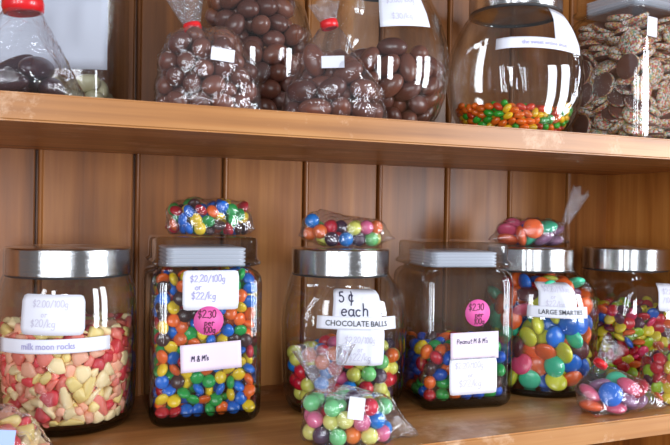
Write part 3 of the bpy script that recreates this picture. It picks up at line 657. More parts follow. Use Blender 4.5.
DATA['buttons'] = [
-417,-417,136,-96,16,0,0,0,-423,-113,142,-39,-76,0,0,4,-382,104,136,-13,-41,0,0,4,-418,210,143,-29,-61,0,0,5,-382,313,143,56,-37,0,0,3,-423,417,142,94,24,0,0,3,
-299,-413,136,16,-30,0,0,0,-213,-303,137,-26,63,0,0,1,43,-415,136,43,41,0,0,3,239,-303,137,67,-10,0,0,4,354,-330,139,-58,32,0,0,4,419,-423,143,42,11,0,0,2,
417,-131,142,-68,49,0,0,0,414,306,142,18,51,0,0,3,-418,-225,142,34,-87,0,0,0,-187,-418,142,47,-6,0,0,4,1,-303,136,72,-39,0,0,5,158,-416,140,70,28,0,0,1,
268,-417,142,52,-7,0,0,4,-421,-323,201,45,38,0,0,1,-333,-299,139,14,-40,0,0,3,-75,-408,136,63,36,0,0,4,121,-303,137,71,-1,0,0,4,183,-336,227,90,36,0,0,3,
421,-318,229,-8,71,0,0,1,-376,-167,236,-19,-51,0,0,3,-306,-416,241,43,-19,0,0,2,-110,-303,176,44,-79,0,0,3,70,-302,233,47,-58,0,0,2,311,-302,235,13,36,0,0,4,
339,-415,224,62,22,0,0,4,-317,-300,251,-65,-45,0,0,2,-202,-328,242,78,-16,0,0,4,-20,-417,234,95,14,0,0,1,93,-418,229,52,-12,0,0,3,237,-423,269,-5,65,0,0,2,
324,-386,340,25,25,0,0,4,-421,-421,261,81,37,0,0,2,-128,-417,241,76,-54,0,0,3,-43,-302,258,-34,-57,0,0,4,36,-368,316,-9,75,0,0,2,243,-304,319,54,-58,0,0,5,
421,-418,296,-61,60,0,0,1,-351,-392,342,31,-14,0,0,4,-216,-421,312,25,16,0,0,3,-121,-301,337,66,22,0,0,3,133,-301,328,27,-28,0,0,4,234,-418,384,0,-71,0,0,3,
418,24,230,-35,88,0,0,2,-419,-256,294,11,-80,0,0,0,-238,-306,346,91,14,0,0,0,-74,-413,339,7,40,0,0,4,24,-418,410,53,-25,0,0,3,137,-418,329,27,80,0,0,4,
-421,-418,427,-67,-14,0,0,4,-349,-288,378,15,-82,0,0,0,-173,-370,401,57,52,0,0,2,-12,-297,385,61,-49,0,0,4,198,-307,419,18,88,0,0,1,416,-312,338,16,67,0,0,5,
-423,-194,397,65,0,0,0,5,-277,-422,423,56,-20,0,0,5,87,-319,436,-12,-37,0,0,5,314,-302,415,-56,-14,0,0,2,-345,-336,479,29,-1,0,0,3,-89,-419,450,76,13,0,0,3,
4,-417,518,85,30,0,0,1,138,-419,442,54,32,0,0,2,319,-417,460,82,10,0,0,2,-420,-420,543,18,-49,0,0,2,-306,-416,537,28,-84,0,0,1,-193,-395,503,60,-43,0,0,2,
115,-398,548,58,50,0,0,4,384,-206,350,-61,27,0,0,4,-423,-265,494,42,13,0,0,3,-377,-105,336,18,-27,0,0,3,-423,-53,243,-51,-76,0,0,4,-417,140,234,-3,-80,0,0,5,
-382,253,241,-54,-75,0,0,4,-418,362,242,0,-76,0,0,4,-384,424,333,-20,-61,0,0,5,-217,-417,604,47,22,0,0,0,-286,-303,568,66,5,0,0,5,-385,-172,546,-6,-7,0,0,1,
-382,46,283,-50,-50,0,0,3,-418,416,440,81,-8,0,0,4,-381,418,763,-65,-14,0,0,4,-383,322,613,-48,-17,0,0,1,-102,-417,563,43,-6,0,0,4,-50,-334,793,59,-24,0,0,2,
-420,187,748,-54,-58,0,0,3,-383,417,1182,-18,50,0,0,4,-31,-415,715,37,-28,0,0,4,55,-301,811,14,-86,0,0,3,324,-304,655,-62,26,0,0,5,418,220,549,-21,-17,0,0,4,
320,417,1417,-55,44,0,0,1,418,-402,407,-2,50,0,0,1,276,-308,515,72,-14,0,0,4,416,243,233,48,41,0,0,5,-317,-417,648,70,32,0,0,4,-424,-8,377,6,-82,0,0,5,
-416,201,328,-27,-68,0,0,1,-382,234,427,6,-55,0,0,1,-417,313,338,-21,-39,0,0,5,-423,419,660,38,-63,0,0,5,-418,418,548,-89,-9,0,0,1,-227,-390,719,95,24,0,0,3,
-418,297,712,49,-27,0,0,1,-415,235,544,5,-51,0,0,4,-382,316,814,33,-66,0,0,4,-332,416,1408,-71,22,0,0,4,-174,-296,974,57,-16,0,0,1,-424,-107,1153,-47,-37,0,0,4,
-417,202,965,-36,81,0,0,0,-302,301,1427,6,-94,0,0,0,-124,-416,779,70,-51,0,0,1,185,-303,1051,32,15,0,0,3,222,-409,516,79,49,0,0,2,418,87,460,-82,38,0,0,1,
422,-267,440,12,33,0,0,5,379,-260,543,35,44,0,0,3,423,-99,355,-74,47,0,0,4,417,231,347,20,16,0,0,4,-423,-417,667,46,-63,0,0,1,-400,-318,592,33,-76,0,0,1,
-418,107,394,5,-74,0,0,5,-424,325,1245,29,-72,0,0,4,-421,311,920,48,-60,0,0,0,-340,-403,751,72,-42,0,0,2,-318,-302,685,37,-73,0,0,2,-382,209,644,-44,-79,0,0,1,
-418,-110,869,-37,-11,0,0,3,-383,214,861,18,-31,0,0,2,-256,-417,827,60,-30,0,0,1,-240,-404,944,59,-28,0,0,1,-376,87,1235,62,-70,0,0,1,-181,-303,780,26,-84,0,0,2,
331,-303,1000,-93,20,0,0,3,320,-417,577,89,9,0,0,2,318,-418,694,-37,92,0,0,4,153,-300,879,46,11,0,0,4,421,339,632,-44,56,0,0,0,418,306,806,-49,46,0,0,4,
416,-423,517,12,25,0,0,4,417,-152,555,4,31,0,0,1,-419,-423,829,77,0,0,0,5,-424,-306,705,31,-66,0,0,3,-383,18,476,-52,61,0,0,4,-383,111,825,-5,21,0,0,5,
-377,303,1029,-7,-64,0,0,4,-421,416,869,5,-98,0,0,4,-337,-366,889,57,-56,0,0,4,-321,-417,1011,57,9,0,0,1,-418,-188,751,-23,-58,0,0,2,-205,-217,1422,80,42,0,0,1,
-383,-42,954,-30,-75,0,0,4,-382,215,1182,51,-67,0,0,0,-381,271,1341,57,-46,0,0,5,-157,-418,880,68,1,0,0,3,-418,3,1048,-69,-41,0,0,4,38,-418,796,44,59,0,0,4,
79,-383,895,14,-14,0,0,1,311,-296,883,-29,39,0,0,4,197,-233,1421,74,46,0,0,4,328,-25,1411,-78,49,0,0,5,421,312,925,78,-6,0,0,4,416,-346,597,-28,53,0,0,2,
424,-299,703,27,38,0,0,4,417,-65,616,56,59,0,0,3,-419,-423,948,38,-64,0,0,2,-314,-299,800,23,-79,0,0,0,-418,63,568,18,-65,0,0,4,-382,-7,644,10,-84,0,0,4,
-418,68,924,7,-13,0,0,5,-379,410,973,-33,-25,0,0,4,-213,-418,1053,65,-6,0,0,5,-213,-306,1081,68,32,0,0,0,-340,-293,1216,74,-24,0,0,0,-383,-137,1253,22,-61,0,0,4,
-419,213,1075,12,-3,0,0,2,-418,180,1283,2,-67,0,0,2,-43,-418,876,47,43,0,0,2,-98,-418,1068,68,29,0,0,5,-330,188,1413,36,-68,0,0,1,153,-388,800,31,-46,0,0,2,
216,-412,1167,-75,25,0,0,2,263,-418,799,82,16,0,0,5,349,86,1405,-5,59,0,0,2,423,-418,682,6,69,0,0,0,418,-141,732,91,38,0,0,0,420,-224,811,-89,10,0,0,1,
-424,-312,824,-75,-19,0,0,0,-419,-63,554,22,-60,0,0,3,-383,-213,650,50,-35,0,0,0,-383,-75,764,-30,-76,0,0,1,-417,418,1078,-72,-26,0,0,5,-173,-392,1151,60,-27,0,0,0,
-225,-299,1192,51,-2,0,0,5,-418,-180,958,-64,-45,0,0,0,-417,-208,1083,32,-73,0,0,2,-423,115,1131,-23,-75,0,0,3,-418,297,1438,-10,-58,0,0,4,-95,-379,969,49,12,0,0,4,
-86,-208,1433,33,53,0,0,5,198,-424,898,64,-46,0,0,4,232,-335,959,78,30,0,0,1,381,-421,789,74,9,0,0,5,326,-408,888,89,5,0,0,3,424,-262,1031,-67,41,0,0,0,
424,8,1356,-33,30,0,0,0,-416,-106,661,-2,-75,0,0,1,-382,103,672,-67,-64,0,0,2,-418,313,1134,0,-61,0,0,3,-326,-302,1105,48,-61,0,0,0,-262,-418,1218,62,-12,0,0,5,
-383,-24,1256,63,-34,0,0,1,-418,61,1335,29,-80,0,0,3,-323,47,1421,-44,-47,0,0,0,125,-417,1112,31,29,0,0,4,23,-255,1418,-84,-53,0,0,1,320,-417,1000,72,30,0,0,1,
226,-416,1060,62,2,0,0,1,317,276,1424,-17,45,0,0,2,423,-338,846,21,51,0,0,1,418,86,974,-49,7,0,0,3,-416,34,749,-4,-77,0,0,4,-409,-291,935,-19,-2,0,0,1,
-383,7,1151,22,-14,0,0,3,-417,-424,1068,1,87,0,0,5,-324,-418,1132,51,26,0,0,2,-316,-279,1391,-86,-27,0,0,5,-343,-132,1405,-24,-82,0,0,4,83,-349,1431,-52,-52,0,0,5,
133,-415,994,11,30,0,0,5,324,-416,1232,65,-2,0,0,1,286,-302,1330,81,-7,0,0,2,311,-142,1425,-86,-24,0,0,4,415,-377,952,11,22,0,0,1,418,-423,1055,36,-51,0,0,1,
423,107,1153,79,24,0,0,4,418,216,1427,-23,61,0,0,4,422,419,1211,-13,61,0,0,0,-421,-340,1144,-35,-13,0,0,5,-421,-294,1289,-15,-79,0,0,5,-418,-314,1037,-19,51,0,0,5,
-421,-67,1350,86,42,0,0,5,-237,-421,1329,74,-37,0,0,1,-187,-327,1407,65,11,0,0,2,-424,-188,1343,6,-65,0,0,3,-69,-320,1416,54,77,0,0,1,241,-338,1434,38,-87,0,0,4,
419,-332,1237,12,67,0,0,2,332,-256,1423,-63,68,0,0,1,423,-14,1154,27,86,0,0,2,321,-416,1119,73,-54,0,0,2,419,-423,1173,81,-10,0,0,4,417,331,1399,-64,58,0,0,2,
-417,-418,1220,41,7,0,0,4,-325,-360,1305,-22,-78,0,0,4,278,-417,1335,48,45,0,0,3,417,-421,1305,88,-15,0,0,4,396,-262,1315,-21,69,0,0,3,-417,-423,1331,87,-25,0,0,5,
-416,-333,1398,-45,-5,0,0,1,-324,-411,1402,17,54,0,0,2,322,-421,1440,-4,-55,0,0,3,422,-107,1389,52,58,0,0,1,416,-347,1391,41,20,0,0,4]
DATA['balls'] = [
-339,-314,158,0,0,0,0,0,-95,-333,158,0,0,0,0,3,55,-365,157,0,0,0,0,3,197,-417,158,0,0,0,0,5,318,-330,158,0,0,0,0,3,-422,-186,157,0,0,0,0,0,
-429,80,158,0,0,0,0,2,-223,-409,169,0,0,0,0,3,-215,-272,230,0,0,0,0,2,-37,-433,255,0,0,0,0,2,-77,-262,289,0,0,0,0,1,-28,-124,266,0,0,0,0,5,
112,-431,280,0,0,0,0,3,169,-276,202,0,0,0,0,1,280,-412,282,0,0,0,0,2,294,-184,186,0,0,0,0,2,438,-148,158,0,0,0,0,0,462,1,157,0,0,0,0,4,
474,159,285,0,0,0,0,2,-418,-271,280,0,0,0,0,2,-319,-386,289,0,0,0,0,0,-176,-429,312,0,0,0,0,3,20,-348,365,0,0,0,0,6,78,-223,308,0,0,0,0,6,
224,-288,342,0,0,0,0,0,415,-263,250,0,0,0,0,0,375,-67,277,0,0,0,0,1,379,43,381,0,0,0,0,1,504,13,301,0,0,0,0,2,-482,-130,281,0,0,0,0,2,
-498,21,277,0,0,0,0,4,-394,-333,414,0,0,0,0,2,-421,-184,405,0,0,0,0,2,-274,-423,427,0,0,0,0,4,-261,-276,372,0,0,0,0,6,-33,-432,478,0,0,0,0,2,
157,-431,422,0,0,0,0,0,157,-187,431,0,0,0,0,1,409,-314,394,0,0,0,0,4,335,-189,353,0,0,0,0,4,483,-157,327,0,0,0,0,2,516,-57,433,0,0,0,0,0,
505,112,425,0,0,0,0,3,-514,-68,427,0,0,0,0,3,-463,-257,528,0,0,0,0,0,-320,-158,512,0,0,0,0,1,-393,-23,510,0,0,0,0,3,-271,65,526,0,0,0,0,0,
-132,-335,419,0,0,0,0,3,94,-432,558,0,0,0,0,2,76,-296,496,0,0,0,0,4,44,295,548,0,0,0,0,0,305,-417,431,0,0,0,0,5,290,-216,494,0,0,0,0,5,
161,60,586,0,0,0,0,2,426,-314,542,0,0,0,0,5,434,-181,468,0,0,0,0,0,529,34,550,0,0,0,0,0,-515,-118,569,0,0,0,0,0,-529,32,546,0,0,0,0,1,
-497,180,533,0,0,0,0,4,-350,186,566,0,0,0,0,0,-288,-305,518,0,0,0,0,0,-186,-238,606,0,0,0,0,2,-233,-64,589,0,0,0,0,3,-220,219,633,0,0,0,0,2,
-40,-432,629,0,0,0,0,1,-62,-303,552,0,0,0,0,3,-93,-125,569,0,0,0,0,6,-111,116,639,0,0,0,0,6,4,432,626,0,0,0,0,1,214,-343,529,0,0,0,0,0,
181,235,635,0,0,0,0,2,198,416,627,0,0,0,0,4,330,-420,585,0,0,0,0,5,371,-148,606,0,0,0,0,3,289,127,623,0,0,0,0,0,521,-115,573,0,0,0,0,1,
407,33,639,0,0,0,0,0,-303,-427,605,0,0,0,0,1,-321,422,554,0,0,0,0,3,-171,-422,535,0,0,0,0,1,-185,431,619,0,0,0,0,1,467,260,619,0,0,0,0,4,
-425,315,540,0,0,0,0,0]
DATA['peanuts'] = [
-401,-387,148,-52,85,-7,0,0,-392,-238,149,-63,-6,25,0,4,-406,-44,147,-73,-66,8,0,3,-388,242,147,8,99,9,0,4,-361,388,149,36,46,65,0,5,-260,-403,149,-7,-38,-88,0,3,
-222,-347,258,1,-7,99,0,3,-350,20,252,60,61,25,0,0,-387,111,148,-4,82,-57,0,1,16,-384,147,26,-19,-70,0,4,154,-388,147,70,-63,-18,0,4,406,-322,147,65,-69,-17,0,4,
-404,-395,284,58,56,8,0,1,-371,-142,239,-42,-11,4,0,3,-390,-76,352,12,46,88,0,4,-407,160,267,-70,-57,43,0,4,-408,325,256,68,-57,-32,0,3,-113,-379,147,-69,65,-26,0,1,
-129,-261,313,45,66,46,0,3,286,-387,147,3,-14,-53,0,3,-291,-394,360,3,37,81,0,4,-387,57,372,0,54,-84,0,4,-370,246,360,-41,-7,37,0,4,-92,-408,330,-10,89,36,0,2,
368,-392,259,20,-6,56,0,5,-408,-395,426,-73,32,-54,0,5,-404,-263,314,75,-51,31,0,5,-400,100,499,-32,82,-36,0,4,-408,259,484,-68,-64,33,0,3,-405,389,383,6,-19,62,0,4,
-180,-344,409,6,66,60,0,1,-275,-132,423,85,31,41,0,2,408,-389,386,-19,47,-59,0,3,-316,-296,445,-58,-3,-20,0,5,-406,-181,433,-15,-82,-6,0,0,-396,-50,481,-10,-12,-34,0,4,
-191,-406,537,-11,-43,8,0,4,-198,-219,490,5,18,-67,0,4,295,-353,455,-64,5,-75,0,4,401,144,576,-49,48,-72,0,2,-337,-404,545,9,39,11,0,0,-321,-194,534,0,10,63,0,3,
-397,20,603,34,23,-30,0,4,-386,405,515,0,40,-90,0,5,-94,-296,554,-80,11,17,0,1,-106,-170,577,-67,15,30,0,1,28,389,605,-52,37,-44,0,0,304,-400,600,-17,85,-27,0,3,
221,39,626,-27,85,-19,0,5,286,378,612,-86,-50,0,0,1,407,-386,522,31,54,51,0,4,-241,-296,594,38,-50,-76,0,1,-245,-129,620,43,-35,-39,0,3,-209,285,625,57,36,73,0,4,
-303,398,626,-49,-70,-52,0,1,-67,-407,616,-16,31,3,0,4,-7,-274,648,-51,-71,36,0,4,-29,-62,605,52,-55,-20,0,3,9,157,652,-13,1,99,0,1,-116,389,618,63,-67,-36,0,0,
77,30,649,-31,-80,-44,0,0,145,268,640,20,-14,-24,0,0,156,405,615,-51,25,68,0,2,399,-14,630,7,-14,-76,0,0,301,231,625,27,82,-51,0,3,408,327,627,-31,22,-67,0,4,
408,-276,604,11,-61,-31,0,3,-408,-302,591,33,75,-6,0,1,-397,-111,607,31,54,-75,0,2,-261,56,597,-64,55,-41,0,4,-408,163,620,4,59,47,0,5,-408,318,615,52,20,71,0,5,
-117,53,606,45,39,-79,0,4,-166,166,658,-75,-42,-25,0,5]
DATA['large'] = [
-124,-210,171,-9,-99,0,0,0,79,-236,170,40,23,0,0,3,232,-374,171,35,16,0,0,2,416,-35,173,-2,80,0,0,2,-59,-406,170,84,1,0,0,4,-235,-46,178,72,-37,0,0,1,
22,-323,319,74,15,0,0,1,241,-206,273,57,-75,0,0,2,480,-119,331,-48,38,0,0,3,-377,-192,176,53,-17,0,0,7,-486,-76,307,32,-22,0,0,1,-156,-414,343,52,-18,0,0,6,
211,-403,344,65,-28,0,0,4,392,-237,186,72,56,0,0,1,472,86,318,-54,15,0,0,2,397,168,171,-68,27,0,0,1,-258,-355,181,8,-58,0,0,2,-317,-8,337,26,-67,0,0,1,
-195,-234,347,-88,31,0,0,4,111,-406,502,88,-20,0,0,1,382,-295,372,80,25,0,0,3,-402,-264,341,81,57,0,0,3,-57,-314,478,77,-41,0,0,1,-86,-404,663,61,-54,0,0,2,
310,-407,509,-46,40,0,0,2,-380,-322,509,62,0,0,0,3,-475,-140,484,-71,11,0,0,2,-212,-404,538,33,-60,0,0,7,-11,-123,545,-79,-60,0,0,1,458,-201,524,70,-7,0,0,7,
-461,-216,647,-2,-69,0,0,2,-187,-221,593,40,-2,0,0,1,71,-283,632,57,-47,0,0,2,248,-239,567,85,-1,0,0,1,498,-7,486,-3,29,0,0,2,-508,10,600,30,-70,0,0,2,
-343,-380,681,24,-60,0,0,4,-318,-73,647,-13,-56,0,0,4,-66,-232,746,42,-18,0,0,2,219,-406,684,53,48,0,0,3,495,109,619,15,57,0,0,0,-503,-95,772,48,-82,0,0,6,
-271,-213,755,23,-65,0,0,4,-151,-50,766,19,-11,0,0,3,145,-263,804,62,12,0,0,3,411,-302,664,62,-57,0,0,4,434,286,887,-6,-6,0,0,3,504,125,804,-47,42,0,0,3,
-513,79,865,-44,-65,0,0,4,-438,-289,822,81,3,0,0,4,24,-419,819,-16,-76,0,0,2,365,-384,832,-66,13,0,0,3,511,-90,670,-44,68,0,0,1,459,-40,862,14,43,0,0,1,
-427,-137,945,57,-49,0,0,3,-475,224,1036,-36,-33,0,0,1,-281,-404,857,69,-4,0,0,1,-243,-228,933,40,-69,0,0,3,-23,-245,922,35,-42,0,0,4,199,-370,946,-7,62,0,0,2,
505,-144,1010,60,53,0,0,1,-523,19,1035,40,-79,0,0,1,-145,-406,970,81,51,0,0,6,33,-406,1034,55,10,0,0,2,-114,-78,955,47,-35,0,0,3,482,-219,830,35,57,0,0,3,
506,130,986,-10,63,0,0,0,-423,-322,1015,18,-64,0,0,1,-499,-163,1118,-2,-94,0,0,4,-20,-219,1098,76,13,0,0,0,354,-252,973,4,50,0,0,3,332,-73,1057,32,28,0,0,2,
448,272,1089,-78,46,0,0,1,-287,-405,1110,26,-59,0,0,1,-103,-406,1158,23,-1,0,0,7,-219,-183,1106,77,11,0,0,1,136,-418,1214,58,61,0,0,4,347,98,1130,-21,-14,0,0,5,
-386,-51,1213,33,-67,0,0,0,-264,110,1214,36,16,0,0,1,-191,295,1258,-87,48,0,0,6,-33,-54,1207,-8,7,0,0,0,-61,149,1206,-66,21,0,0,3,31,409,1261,-60,29,0,0,0,
279,-166,1213,-70,0,0,0,1,147,-19,1273,-28,-1,0,0,2,280,246,1230,-32,35,0,0,1,-122,-251,1259,-29,54,0,0,3,-217,-76,1271,-31,-73,0,0,1,82,-236,1241,26,34,0,0,1,
100,228,1276,34,82,0,0,1,439,-70,1279,-13,-13,0,0,4]
DATA['smarties'] = [
-360,-157,135,65,54,0,0,0,-384,-22,143,1,-74,0,0,3,-127,-442,134,64,-43,0,0,3,-286,-257,143,-68,-69,0,0,1,-461,-106,145,96,22,0,0,0,-406,242,136,13,-61,0,0,0,
-196,-340,134,-4,8,0,0,2,-221,-433,192,42,-47,0,0,0,-60,-446,220,-88,-21,0,0,5,-479,40,145,-54,-43,0,0,2,-396,-269,162,27,-54,0,0,1,-312,-365,143,17,-51,0,0,2,
-107,-367,292,30,-60,0,0,2,65,-451,206,33,-6,0,0,3,-504,-63,232,7,-76,0,0,2,-502,58,253,24,-46,0,0,2,-317,-280,245,-20,24,0,0,0,-330,-225,330,-21,-80,0,0,0,
-191,-444,295,92,-21,0,0,3,8,-445,302,62,-35,0,0,1,-469,-194,232,40,-22,0,0,0,-383,-114,332,-8,-61,0,0,1,-312,-403,256,74,-36,0,0,2,-35,-391,385,66,-42,0,0,2,
380,39,340,-59,-74,0,0,5,-506,-126,325,47,18,0,0,3,-521,-6,334,57,-79,0,0,0,-430,-280,285,34,-50,0,0,0,-344,-188,426,49,-31,0,0,1,-373,-368,336,73,-30,0,0,2,
-161,-390,388,-14,-23,0,0,4,68,-456,400,37,26,0,0,0,216,-383,377,61,-52,0,0,2,359,-384,374,-44,71,0,0,2,299,255,390,-32,-11,0,0,4,-460,-191,391,38,59,0,0,2,
-529,-60,423,26,-86,0,0,0,-433,-304,394,3,-67,0,0,4,-398,-36,410,-13,-33,0,0,2,-275,-435,356,68,-52,0,0,1,-325,-308,424,55,65,0,0,0,-366,-251,526,42,-21,0,0,5,
-96,-456,456,83,15,0,0,4,-120,-364,500,2,-76,0,0,0,-280,-261,589,66,-28,0,0,3,21,-384,487,76,-30,0,0,1,174,-447,450,20,90,0,0,0,205,-334,484,60,18,0,0,2,
288,-439,448,72,55,0,0,5,286,-268,446,-58,14,0,0,6,302,245,497,-63,39,0,0,5,-516,-153,483,70,0,0,0,1,-537,42,481,3,-95,0,0,1,-512,177,425,52,-13,0,0,0,
-410,-356,499,-25,-79,0,0,5,-459,-33,506,19,-75,0,0,0,-469,81,561,8,-46,0,0,3,-330,-427,453,50,-53,0,0,2,-222,-324,458,78,-27,0,0,0,-29,-447,557,81,16,0,0,0,
-81,-377,628,53,10,0,0,1,-153,-325,696,75,27,0,0,1,61,-446,636,32,-48,0,0,1,90,-452,528,-32,32,0,0,3,306,-441,550,24,40,0,0,1,341,-344,506,2,4,0,0,3,
-541,-99,576,-23,-80,0,0,3,-558,19,593,15,-85,0,0,3,-470,-260,481,51,-5,0,0,1,-460,-186,567,-52,-22,0,0,1,-466,-40,628,18,-73,0,0,2,-410,213,474,-84,15,0,0,0,
-215,-446,461,-2,-41,0,0,2,-300,-355,543,44,10,0,0,2,-383,-232,634,-1,-64,0,0,0,-151,-455,567,4,-6,0,0,3,-193,-350,593,75,-5,0,0,0,-37,-447,706,47,-30,0,0,1,
-43,-323,729,63,-59,0,0,4,195,-446,572,57,7,0,0,1,322,-441,652,32,24,0,0,1,405,-382,586,70,39,0,0,0,-553,-70,682,-24,-35,0,0,1,-550,49,710,64,-37,0,0,5,
-451,-315,592,-4,-78,0,0,5,-457,-143,675,19,-37,0,0,3,-459,-20,741,15,12,0,0,1,-274,-454,561,21,41,0,0,6,-372,-405,617,7,26,0,0,1,-316,-211,785,51,-43,0,0,0,
-160,-446,681,88,-9,0,0,0,-230,-356,755,54,75,0,0,5,101,-450,742,68,-29,0,0,2,75,-312,802,1,-66,0,0,0,17,-211,769,3,-69,0,0,0,201,-446,684,75,-11,0,0,5,
402,-379,701,-12,56,0,0,2,-530,-166,749,7,-14,0,0,5,-563,-20,796,-12,-75,0,0,3,-505,-242,660,31,-32,0,0,1,-412,-230,734,-41,-70,0,0,2,-271,-447,683,-3,-12,0,0,3,
-331,-322,695,45,-59,0,0,1,-207,-243,803,41,-13,0,0,3,-151,-443,789,38,-56,0,0,5,5,-446,804,-33,-34,0,0,4,-19,-348,846,-4,-42,0,0,0,226,-449,793,38,-12,0,0,3,
342,-440,783,-13,78,0,0,1,-547,-125,848,83,15,0,0,3,-470,-27,845,53,-43,0,0,4,-449,-333,711,9,4,0,0,5,-407,-126,782,57,-60,0,0,1,-366,-416,733,-45,79,0,0,1,
-332,-330,806,-19,-35,0,0,1,-91,-447,872,86,-40,0,0,2,-181,-220,904,68,-58,0,0,0,23,-447,908,81,-8,0,0,6,-44,-271,928,69,-64,0,0,1,-11,190,886,-43,65,0,0,1,
-41,339,900,-57,31,0,0,6,120,-421,840,72,-15,0,0,2,185,-338,893,56,36,0,0,3,360,-433,887,82,-1,0,0,1,-554,-116,953,40,-90,0,0,1,-567,8,912,-12,-73,0,0,2,
-384,-421,847,29,-74,0,0,5,-475,-214,830,70,-38,0,0,6,-432,71,889,-48,-46,0,0,1,-381,253,898,-47,-48,0,0,0,-276,-446,795,55,-38,0,0,2,-276,-138,954,37,-24,0,0,0,
-368,-31,911,-69,-40,0,0,3,-207,161,894,-77,-35,0,0,5,-134,-339,930,64,-19,0,0,5,-117,-107,909,-12,-62,0,0,0,-95,155,941,-16,-64,0,0,1,-125,251,894,3,-49,0,0,1,
-90,445,929,-36,20,0,0,2,126,-420,948,71,32,0,0,5,31,-172,919,3,91,0,0,1,57,91,916,-45,41,0,0,5,86,242,914,-78,-28,0,0,4,93,445,934,-77,24,0,0,0,
241,-445,906,-84,19,0,0,1,75,-290,904,87,-8,0,0,1,203,19,951,60,8,0,0,2,223,229,932,-54,38,0,0,2,-514,-258,935,40,-82,0,0,3,-472,172,932,-54,-67,0,0,2,
-454,-324,826,23,-39,0,0,1,-407,-249,899,1,-13,0,0,2,-446,-117,905,21,-26,0,0,6,-327,-346,916,-38,-89,0,0,0,-297,188,953,-71,69,0,0,1,-303,444,939,-77,33,0,0,0,
-250,-447,900,46,-58,0,0,4,-14,-66,930,67,45,0,0,3,-55,44,936,-48,-38,0,0,0,136,-112,927,13,30,0,0,5,273,-117,943,-8,41,0,0,1,173,343,945,-26,-8,0,0,2,
405,402,958,-82,-3,0,0,1,444,202,909,34,73,0,0,5,-437,-360,934,34,-43,0,0,2,-349,-445,954,71,-57,0,0,5,188,-222,933,92,14,0,0,1,456,93,959,-37,65,0,0,0]
DATA['sultanas'] = [
-122,-327,175,30,46,70,1,0,203,1,174,-69,66,-25,0,1,66,-196,175,39,5,13,0,1,282,-210,174,-31,48,-68,1,0,-295,-254,227,34,-54,-29,1,1,61,-377,214,4,31,13,1,0,
-411,37,341,-97,3,-25,1,1,-132,-424,354,-41,-17,-87,1,0,213,-331,316,-96,13,17,0,1,73,265,357,-95,6,15,1,0,-140,-234,358,-48,-15,-83,0,0,-412,209,409,18,45,0,1,1,
64,-441,395,20,66,70,1,0,388,-181,324,-31,21,-79,0,0,292,193,354,95,9,-4,0,0,-329,-317,412,-22,-95,17,0,0,-474,59,516,-16,-61,73,1,0,-50,-495,536,-73,-33,-30,1,1,
239,-168,439,-1,-12,44,1,0,453,-183,496,-19,-3,-71,1,0,167,259,510,79,-33,-28,1,0,-216,-405,543,49,34,48,0,0,-439,225,617,-45,-81,-26,1,1,-344,360,532,66,2,73,0,0,
137,-458,563,-69,58,-24,1,0,244,218,677,27,39,85,0,1,310,-366,470,-25,1,39,0,1,296,361,427,-72,-6,-42,0,1,-499,-86,626,-56,-79,-27,1,0,-131,-503,727,35,-78,38,1,0,
26,335,628,-4,-27,6,0,0,260,-237,604,-4,-99,9,0,0,-405,-272,589,3,84,54,1,1,285,-423,663,-40,9,-89,1,0,426,-295,706,51,-67,53,1,0,439,-103,661,32,3,12,0,1,
-503,-145,797,-64,63,-18,0,1,-502,91,733,8,81,26,1,0,92,-508,732,26,-3,-96,0,0,-212,-250,708,-26,56,21,0,0,255,-229,801,-53,-70,-47,1,1,-312,-408,703,-8,3,-43,1,0,
-376,-105,928,3,-86,29,1,0,99,-314,725,-67,54,47,1,0,90,216,965,62,0,-3,1,0,85,320,818,3,-89,-45,1,0,485,-193,844,-18,-32,-73,0,1,522,13,857,-51,56,8,1,1,
-380,-307,851,-31,34,-76,0,0,-505,46,926,-24,93,20,1,1,-36,-303,510,53,-41,71,1,1,-185,-175,948,-54,-82,-17,0,1,290,-66,929,35,55,54,0,1,137,-341,914,-96,-26,-7,0,1,
491,-99,1015,87,-17,35,0,0,-83,-337,828,26,-65,-71,0,1,362,126,963,93,-22,-30,1,0,-262,-331,1018,-9,81,33,1,1,-317,-171,1105,-28,-3,-42,1,1,-281,205,1055,-41,91,9,0,1,
-18,-393,1030,58,72,19,1,0,125,-142,989,-46,-79,-14,1,0,356,-309,988,34,-48,-44,0,0,323,-132,1109,-27,47,-74,1,0,-52,-199,1092,-60,13,-7,0,0,182,-289,1095,1,17,-43,0,1,
153,47,1026,-87,5,-26,1,0,-135,-340,1185,-69,30,-25,1,1,-257,3,1053,12,63,-73,1,1,-33,-20,1083,42,-9,3,1,1,342,79,1165,-2,-47,22,0,1,-363,77,1187,84,50,19,0,0,
263,-254,1262,-89,-18,17,0,0,-289,-267,1295,80,-52,12,0,0,-197,-85,1231,61,58,49,0,0,-266,277,1227,91,-30,18,1,0,51,-321,1234,47,88,7,0,1,-352,-51,1333,71,9,61,0,0,
-108,-230,1351,49,49,60,0,1,339,-61,1320,-86,13,-44,0,1,-261,-207,1468,65,67,-35,0,0,-328,153,1375,49,77,-19,1,0,76,-207,1387,35,36,85,1,1,102,-118,1554,-35,28,-50,1,0,
254,-180,1442,-75,63,11,1,0,-108,-154,1573,48,22,-18,0,1,330,0,1507,2,1,-52,1,1]
